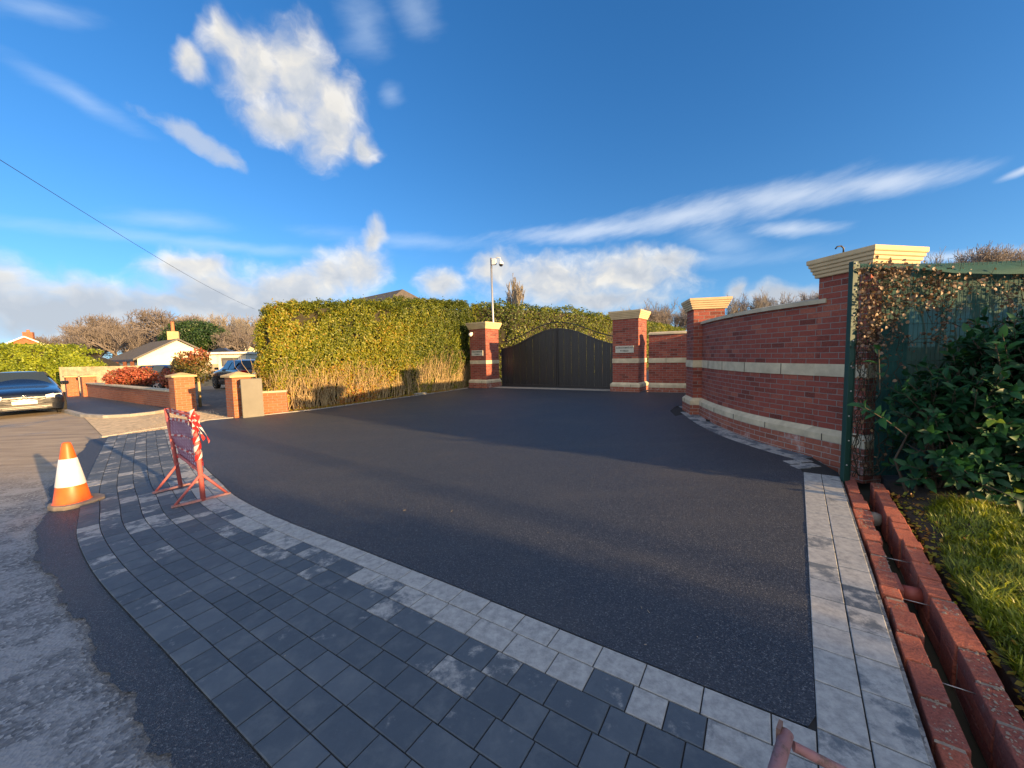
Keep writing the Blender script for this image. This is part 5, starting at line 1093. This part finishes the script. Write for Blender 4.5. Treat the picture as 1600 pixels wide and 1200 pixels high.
# evergreen tree left of the bungalow chimney
M['everleaf']=leaf_mat('evergreen_leaf',[(0,(.012,.035,.010)),(.5,(.03,.075,.015)),(1,(.08,.13,.02))],trans=.1)
ex,ey=-38.3,47; g0=gz(ex,ey); t=thing('evergreen_tree','broad dark evergreen tree behind the chimney of the white bungalow','tree',(ex,ey,g0))
mb=MB(); mb.tube([(ex,ey,g0),(ex,ey,g0+4)],[.3,.15],8); mb.build('trunk',M['barkA'],t)
blob_leaves('crown',[(ex-1,ey,4.6,2.6,2,1.9),(ex+1.6,ey,4.4,2.2,2,1.6),(ex+.2,ey,5.6,1.8,1.6,1.0),(ex+3.2,ey,3.8,1.4,1.4,1.2),(ex-3,ey,3.8,1.5,1.4,1.3)],16000,.22,M['everleaf'],t,lambda X:.5+.3*snoise(X,.9)+RNG.normal(0,.15,len(X)))
# ------------------------------------------------------------------ houses
M['cream']=simple('cream_render',(.80,.74,.58),.9,var=.05,scale=1.5); M['rooftile']=simple('brown_roof_tiles',(.13,.105,.075),.9,var=.3,scale=5,bstr=.5); M['roofgrey']=simple('grey_brown_roof',(.11,.095,.08),.9,var=.25,scale=5,bstr=.5)
M['whitetrim']=simple('white_trim',(.78,.76,.70),.6,var=.05); M['darktrim']=simple('dark_trim',(.09,.085,.08),.6); M['winglass']=mat0('window_glass',(.03,.035,.04),.08)[0]; M['terracotta']=simple('terracotta',(.50,.16,.07),.8)
def ridge_house(label,name,Gc,r,hw,eave,apex,length,wallm,roofm,hip=2.5,over=.35,front=None,barge=None):
    # Gc centre of the near gable on the ground, r ridge direction going away
    Gc=Vector(Gc); r=Vector(r).normalized(); sdir=Vector((r.y,-r.x)); g0=gz(*Gc)-.1; t=thing(name,label,'house',(Gc.x,Gc.y,g0)); E=lambda a,b,z:(Gc.x+r.x*a+sdir.x*b,Gc.y+r.y*a+sdir.y*b,z)
    mb=MB(); mb.face([E(0,-hw,g0),E(0,hw,g0),E(0,hw,eave),E(0,0,apex-.05),E(0,-hw,eave)]); mb.face([E(0,hw,g0),E(length,hw,g0),E(length,hw,eave),E(0,hw,eave)]); mb.face([E(length,-hw,g0),E(0,-hw,g0),E(0,-hw,eave),E(length,-hw,eave)]); mb.face([E(length,hw,g0),E(length,-hw,g0),E(length,-hw,eave),E(length,hw,eave)]); mb.build('walls',wallm,t)
    o=over; dz=(apex-eave)/hw*o; mb=MB(); th=.1
    for k in(0,th):
        for sg in(-1,1):
            f=[E(-o,sg*(hw+o),eave-dz+k),E(length+o,sg*(hw+o),eave-dz+k),E(length-hip,0,apex+k),E(-o,0,apex+k)]; mb.face(f if sg<0 else f[::-1])
        mb.face([E(length+o,-(hw+o),eave-dz+k),E(length+o,hw+o,eave-dz+k),E(length-hip,0,apex+k)])
    for sg in(-1,1): mb.face([E(-o,sg*(hw+o),eave-dz),E(-o,0,apex),E(-o,0,apex+th),E(-o,sg*(hw+o),eave-dz+th)])
    rf=mb.build('roof',roofm,t)
    mb=MB()
    for sg in(-1,1):
        a,b=Vector(E(-o-.02,sg*(hw+o),eave-dz-.03)),Vector(E(-o-.02,0,apex-.03)); d=Vector((0,0,.17)); mb.face([a,b,b+d,a+d]); mb.face([a,b,b-Vector((r.x*-.06,r.y*-.06,0)),a-Vector((r.x*-.06,r.y*-.06,0))])
        a,b=E(-o,sg*(hw+o+.02),eave-dz-.10),E(length+o,sg*(hw+o+.02),eave-dz-.10); mb.face([a,b,(b[0],b[1],b[2]+.2),(a[0],a[1],a[2]+.2)])
    mb.build('fascia',barge or M['darktrim'],t); return t,E,rf,g0
def chimney(E,a,b,z0,z1,zp,parent,mat):
    p=E(a,b,0); mb=MB(); mb.box((p[0],p[1],(z0+z1)/2),(.9,.6,z1-z0),.6); c=mb.build('chimney',mat,parent); mb=MB(); mb.lathe((p[0],p[1],z1),[(.20,0),(.15,.1),(.14,zp-z1-.1),(.18,zp-z1)],12); mb.build('chimney_pot',M['terracotta'],c)
t,E,rf,g0=ridge_house('white rendered bungalow with brown tiled roof beyond the wooden fence','bungalow',(-32.75,37.9),(-.81,.585),2.95,2.0,3.75,13,M['cream'],M['rooftile'],hip=3)
chimney(E,3.6,.6,3.2,4.75,5.75,rf,simple('yellow_brick',(.50,.36,.18),.9))
for a in(1.2,4.4,8.2):
    mb=MB(); c=E(a+.8,-2.97,.0); p,q=E(a,-2.965,0),E(a+1.7,-2.965,0); mb.face([(q[0],q[1],1.05),(p[0],p[1],1.05),(p[0],p[1],1.78),(q[0],q[1],1.78)]); w_=mb.build('window',M['winglass'],t)
# flat roofed extension on its right
xc=Vector((-30.0,41.3)); ea=rad(12)
mb=MB(); mb.box((xc.x,xc.y,(g0+2.3)/2),(4.2,3.5,2.3-g0),ea); mb.build('extension_walls',M['cream'],t)
mb=MB(); mb.box((xc.x,xc.y-.1,2.38),(4.9,4.2,.2),ea); fr=mb.build('flat_roof',M['whitetrim'],t)
mb=MB(); mb.frustum(xc.x-.9,xc.y,ea,(1.1,.9),(.25,.2),2.48,2.95,(0,1)); mb.build('roof_lantern',M['winglass'],fr)
fx=Vector((math.sin(ea),-math.cos(ea))); wpt=xc+fx*1.76+Vector((math.cos(ea),math.sin(ea)))*.6
mb=MB(); mb.box((wpt.x,wpt.y,1.45),(1.5,.04,.9),ea); mb.build('window',M['darktrim'],t)
t2,E2,rf2,_=ridge_house('low brown roofed house half hidden behind the white bungalow','house',(-37.2,52.5),(-.5,.86),3.2,2.6,4.55,10,M['cream'],M['rooftile'])
t3,E3,rf3,_=ridge_house('red brick house with white bargeboards above the left hedge','house',(-62.2,49.5),(-.72,.69),3.5,3.0,5.15,9,M['brickorange'],M['roofgrey'],barge=M['whitetrim'],over=.3)
chimney(E3,4.0,0,4.2,6.0,6.3,rf3,M['brickorange'])
# hipped roof behind the big hedge
hx=MB(); t=thing('house','house behind the big hedge with only its dark hipped roof showing','house',(-11,34,gz(-11,34)))
A_=(-8.26,30,6.78); B_=(-14.3,35,6.78); e0=(-3.0,30.5,3.9); e1=(-9.6,25.2,3.9); e2=(-18.9,33.2,3.9); e3=(-12.5,39.5,3.9)
for f in([e1,e0,A_],[e2,e1,A_,B_],[e0,e3,B_,A_],[e3,e2,B_]): hx.face(f)
rf=hx.build('roof',M['roofgrey'],t); mb=MB(); wq=[(-3.6,30.6),(-9.5,25.9),(-18.2,33.2),(-12.4,38.8)]; mb.prism(wq,lambda x,y:gz(x,y)-.1,3.92); mb.build('walls',M['brickorange'],t)
mb=MB(); ax,ay,az_=-15.5,29.,5.9; mb.tube([(ax,ay,3.9),(ax,ay,az_)],.025,5); mb.tube([(ax-.7,ay,az_-.05),(ax+.7,ay,az_-.2)],.02,4)
for k in range(6): x=ax-.6+k*.24; mb.tube([(x,ay-.1,az_-.32),(x,ay+.1,az_+.2)],.012,4)
mb.build('aerial',M['steel'],rf)
# wooden fence on the left
def planks(label,A,B,ztop,mat,name='wooden_fence',bw=.14):
    A,B=Vector(A),Vector(B); d=B-A; L=d.length; ang=math.atan2(d.y,d.x); d.normalize(); t=thing(name,label,'fence',(A.x,A.y,gz(*A))); n=int(L/bw); mb=MB(); nn=Vector((d.y,-d.x))
    for i in range(n):
        p=A+d*(i+.5)*L/n+nn*(.012 if i%2 else 0); z0=gz(*p)-.05; z1=ztop+rnd.uniform(-.012,.012); mb.box((p.x,p.y,(z0+z1)/2),(bw*.97,.018,z1-z0),ang)
    mb.build('fence_boards',mat,t); k=0
    while k<=L: p=A+d*k-nn*.06; mb=MB(); mb.box((p.x,p.y,(gz(*p)+ztop)/2),(.09,.09,ztop-gz(*p)+.02),ang); mb.build('post',mat,t); k+=2.4
    return t
M['fencewood']=simple('pale_fence_wood',(.42,.34,.22),.85,var=.38,scale=3.5,bstr=.2); M['greywood']=simple('grey_fence_paint',(.12,.125,.135),.8,var=.15)
planks('pale close boarded wooden fence behind the parked cars',(-28.9,24.6),(-19.5,25.6),1.38,M['fencewood'])
planks('dark grey painted fence section behind the estate car',(-19.45,26.0),(-16.2,26.6),1.60,M['greywood'])
# ------------------------------------------------------------------ cars
M['tyre']=simple('tyre_rubber',(.02,.02,.02),.9); M['alloy']=paint('alloy_wheel',(.5,.5,.5),.3,.8); M['chrome']=mat0('chrome',(.7,.7,.7),.15,1.)[0]; M['lamp']=mat0('headlamp_glass',(.75,.75,.72),.12)[0]; M['plate']=simple('number_plate',(.78,.76,.62),.5,var=.05)
M['carglass']=mat0('car_glass',(.035,.05,.06),.05)[0]; M['blackplastic']=paint('black_plastic',(.02,.02,.021),.5); M['redlamp']=mat0('rear_lamp',(.35,.01,.01),.2)[0]
def car(label,paintm,loc,heading,st,wheelx=(1.33,-1.3),L=2.15,suv=False,group=None):
    t=thing('parked_car',label,'car',(0,0,0),group); mb=MB(); rings=[]
    for x,zs,zb,wl,wm,wb,wt,zt,zc in st:
        h=[(wl,zs),(wm,(zs+zb)*.5),(wb,zb),(wt,zt),(wt*.5,zc-.008)]
        rings.append([(x,w,z) for w,z in h]+[(x,0,zc)]+[(x,-w,z) for w,z in h[::-1]])
    n=len(rings[0])
    for i in range(len(rings)-1):
        for k in range(n-1): mb.face([rings[i][k],rings[i][k+1],rings[i+1][k+1],rings[i+1][k]],smooth=True)
    mb.face(rings[0][::-1]); mb.face(rings[-1]); body=mb.build('body',paintm,t)
    m=body.modifiers.new('s','SUBSURF'); m.levels=1; m.render_levels=2
    def glass(nm,i,j,k0,k1,ins=.07,off=.012,mat=None):
        a,b,c,d=[Vector(v) for v in(rings[i][k0],rings[i][k1],rings[j][k1],rings[j][k0])]; nn=(b-a).cross(d-a).normalized(); ctr=(a+b+c+d)/4
        if nn.dot(ctr-Vector((ctr.x*.5,0,.8)))<0: nn=-nn
        q=[v.lerp(ctr,ins)+nn*off for v in(a,b,c,d)]; m=MB(); m.face(q); m.face([v-nn*.004 for v in q[::-1]]); return m.build(nm,mat or M['carglass'],t)
    W=[i for i,s in enumerate(st) if len(s)>8 and s[7]-s[2]>.25]  # greenhouse stations
    w0,w1=W[0],W[-1]
    glass('windscreen',w0-1,w0,3,7,.05,.02); glass('rear_window',w1,w1+1,3,7,.08,.02)
    for k0,k1 in((2,3),(7,8)):
        for i in range(w0,w1): glass('side_window',i,i+1,k0,k1,.10,.012)
        a,b,c=[Vector(rings[w0-1][2 if k0==2 else 8]),Vector(rings[w0][k0]),Vector(rings[w0][k1])]; m=MB()
    for wx in wheelx:
        for sg in(-1,1):
            y=sg*.80; R_=.33 if not suv else .36; t_=MB()
            def cyl(m_,r0,r1,ya,yb,nn=24):
                for k in range(nn):
                    a,b=k*2*PI/nn,(k+1)*2*PI/nn; q=[(wx+r0*math.cos(a),ya,R_+r0*math.sin(a)),(wx+r0*math.cos(b),ya,R_+r0*math.sin(b)),(wx+r1*math.cos(b),yb,R_+r1*math.sin(b)),(wx+r1*math.cos(a),yb,R_+r1*math.sin(a))]; m_.face(q if sg>0 else q[::-1],smooth=False)
            ar=MB(); yy=sg*.905
            for k in range(18):
                a,b=PI*k/18,PI*(k+1)/18; q=[(wx,yy,R_-.05),(wx+(R_+.06)*math.cos(a),yy,R_+(R_+.05)*math.sin(a)),(wx+(R_+.06)*math.cos(b),yy,R_+(R_+.05)*math.sin(b))]; ar.face(q)
            ar.build('wheel_arch',M['blackplastic'],t)
            cyl(t_,R_,R_,y-sg*.1,y+sg*.115); cyl(t_,R_,R_*.68,y+sg*.115,y+sg*.125); wh=t_.build('wheel',M['tyre'],t)
            rm=MB(); cyl(rm,R_*.68,R_*.62,y+sg*.126,y+sg*.118)
            for s_ in range(5):
                a=s_*2*PI/5; c,s=math.cos(a),math.sin(a); q=[(wx-s*.035,y+sg*.13,R_+c*.035),(wx+s*.035,y+sg*.13,R_-c*.035),(wx+c*R_*.66+s*.02,y+sg*.125,R_+s*R_*.66-c*.02),(wx+c*R_*.66-s*.02,y+sg*.125,R_+s*R_*.66+c*.02)]; rm.face(q)
            rm.build('rim',M['alloy'],wh)
    for sg in(-1,1):
        m=MB(); ms=st[w0-1]; m.box((ms[0]-.28,sg*(ms[5]+.11),ms[2]+.10),(.1,.2,.13),sg*.2); m.build('door_mirror',paintm if not suv else M['blackplastic'],t,bevel=.03,merge=True)
        m=MB(); x0=st[0][0]
        hz=st[1][2]-.055 if not suv else st[1][2]-.08
        pts=[(x0-.015,.44),(x0-.05,.62),(x0-.17,.80)]
        for i in range(2):
            (xa,ya),(xb,yb)=pts[i],pts[i+1]; za,zb_=(.045,.065)[i],(.065,.05)[i]
            m.face([(xa+.035,sg*ya,hz-za),(xb+.035,sg*yb,hz-zb_+.02),(xb+.02,sg*yb,hz+zb_+.02),(xa+.02,sg*ya,hz+za)])
        m.build('headlamp',M['lamp'],t)
        m=MB(); xr=st[-1][0]; m.box((xr+.03,sg*.62,.86 if not suv else 1.0),(.08,.3,.13),0); m.build('rear_lamp',M['redlamp'],t,bevel=.02,merge=True)
    x0=st[0][0]
    m=MB(); m.box((x0+.005,0,st[0][2]+.0),(.03,.9,.045)); m.build('grille',M['blackplastic'],t,bevel=.006,merge=True)
    m=MB(); m.box((x0+.012,0,st[0][2]+.025),(.02,1.1,.012)); m.build('chrome_strip',M['chrome'],t)
    m=MB(); m.box((x0+.0,0,.34),(.04,1.15,.16)); m.build('lower_grille',M['blackplastic'],t,bevel=.01,merge=True)
    m=MB(); m.box((x0+.02,0,.335),(.02,1.1,.012)); m.box((x0+.02,0,.29),(.02,.9,.010)); m.build('lower_trim',M['chrome'],t)
    m=MB(); m.box((x0+.03,0,.475),(.012,.52,.111)); m.build('number_plate',M['plate'],t)
    m=MB(); m.box((st[-1][0]-.02,0,.78 if not suv else .9),(.012,.52,.11)); m.build('number_plate',M['plate'],t)
    m=MB(); ez=st[0][2]+.035; X=x0+.03
    m.tube([(X,.062*math.cos(a*PI/12),ez+.062*math.sin(a*PI/12)) for a in range(25)],.006,6,False)
    m.tube([(X,-.026,ez+.054),(X,0,ez+.004),(X,.026,ez+.054)],.005,4); m.tube([(X,-.052,ez+.03),(X,-.026,ez-.05),(X,0,ez-.004),(X,.026,ez-.05),(X,.052,ez+.03)],.005,4); m.build('emblem',M['chrome'],t)
    t.location=(loc[0],loc[1],loc[2]); t.rotation_euler=(0,0,heading); return t
#      x    zs   zb   wl  wm   wb   wt   zt   zc
hatch=[(2.15,.24,.60,.62,.72,.66,.50,.64,.66),(2.08,.18,.70,.78,.85,.80,.60,.745,.765),(1.82,.18,.80,.84,.895,.86,.66,.845,.875),(1.2,.18,.87,.86,.90,.88,.72,.93,.955),(.78,.18,.92,.86,.905,.885,.72,.985,1.01),(-.02,.18,.95,.86,.905,.885,.58,1.43,1.455),(-.85,.18,.97,.86,.905,.885,.585,1.45,1.475),(-1.55,.2,.99,.86,.90,.87,.56,1.40,1.425),(-1.98,.28,.98,.80,.87,.82,.66,1.04,1.07),(-2.14,.35,.85,.74,.82,.78,.62,.90,.92)]
suvst=[(2.25,.32,.78,.62,.74,.70,.52,.82,.84),(2.15,.26,.88,.80,.88,.84,.62,.93,.95),(1.8,.26,.98,.86,.92,.89,.68,1.03,1.06),(1.15,.26,1.03,.88,.93,.91,.74,1.09,1.12),(.75,.26,1.06,.88,.93,.91,.74,1.13,1.16),(.05,.26,1.08,.88,.93,.91,.60,1.60,1.63),(-.9,.26,1.10,.88,.93,.91,.60,1.63,1.66),(-1.75,.28,1.12,.88,.92,.89,.57,1.57,1.60),(-2.2,.34,1.10,.82,.89,.84,.68,1.14,1.17),(-2.3,.42,.92,.76,.84,.80,.64,1.0,1.02)]
pc=paint('navy_car_paint',(.010,.013,.020),.22,.2,1.); pg=paint('black_car_paint',(.012,.012,.014),.2,.2,1.); pb_=paint('brown_grey_car_paint',(.045,.038,.036),.25,.3,1.)
hd=Vector((.80,-.60)); fc=Vector((-15.75,12.35)); cpos=fc-hd*2.15
car('dark blue hatchback facing the camera at the far left road edge',pc,(cpos.x,cpos.y,gz(*cpos)+.0),math.atan2(hd.y,hd.x),hatch)
car('black hatchback seen from the side behind the red leaved bushes',pg,(-20.9,22.4,gz(-20.9,22.4)+.06),rad(180-8),hatch)
hs_=Vector((-.80,.60)); rc=Vector((-14.2,19.9)); cs=rc+hs_*2.25+Vector((.6,.8))*.9
car('dark brown estate car seen from behind beside the big hedge',pb_,(cs.x,cs.y,gz(*cs)),math.atan2(hs_.y,hs_.x),suvst,wheelx=(1.38,-1.35),suv=True)
# unseen pole added to throw a faint shadow streak across the drive
mb=MB(); mb.tube([(31,-18.6,-.2),(31,-18.6,10)],[.09,.06],12); o=mb.build('shadow_pole',M['darktwig']); prop(o,'brown wooden telegraph pole standing behind the viewpoint hedge','pole')
# small bits scattered on the tarmac
dbx=[(G(1015,962),.05),(G(1003,955),.04),(G(630,800),.05),(G(705,802),.06),(G(857,835),.015),(G(445,1030),.015),(G(700,1080),.012),(G(880,880),.012),(G(1010,1012),.02),(G(540,785),.015),(G(1090,1000),.012)]
SG=[]
for (x,y),l in dbx: a=rnd.uniform(0,3.1); z=gz(x,y)+.017; l*=.55; SG.append([x,y,z,x+math.cos(a)*l,y+math.sin(a)*l,z,.0016,.0012])
o=segs_mesh('debris',SG,M['stoneA'],None,4); prop(o,'straws and crumbs scattered on the fresh tarmac','debris',kind='stuff')
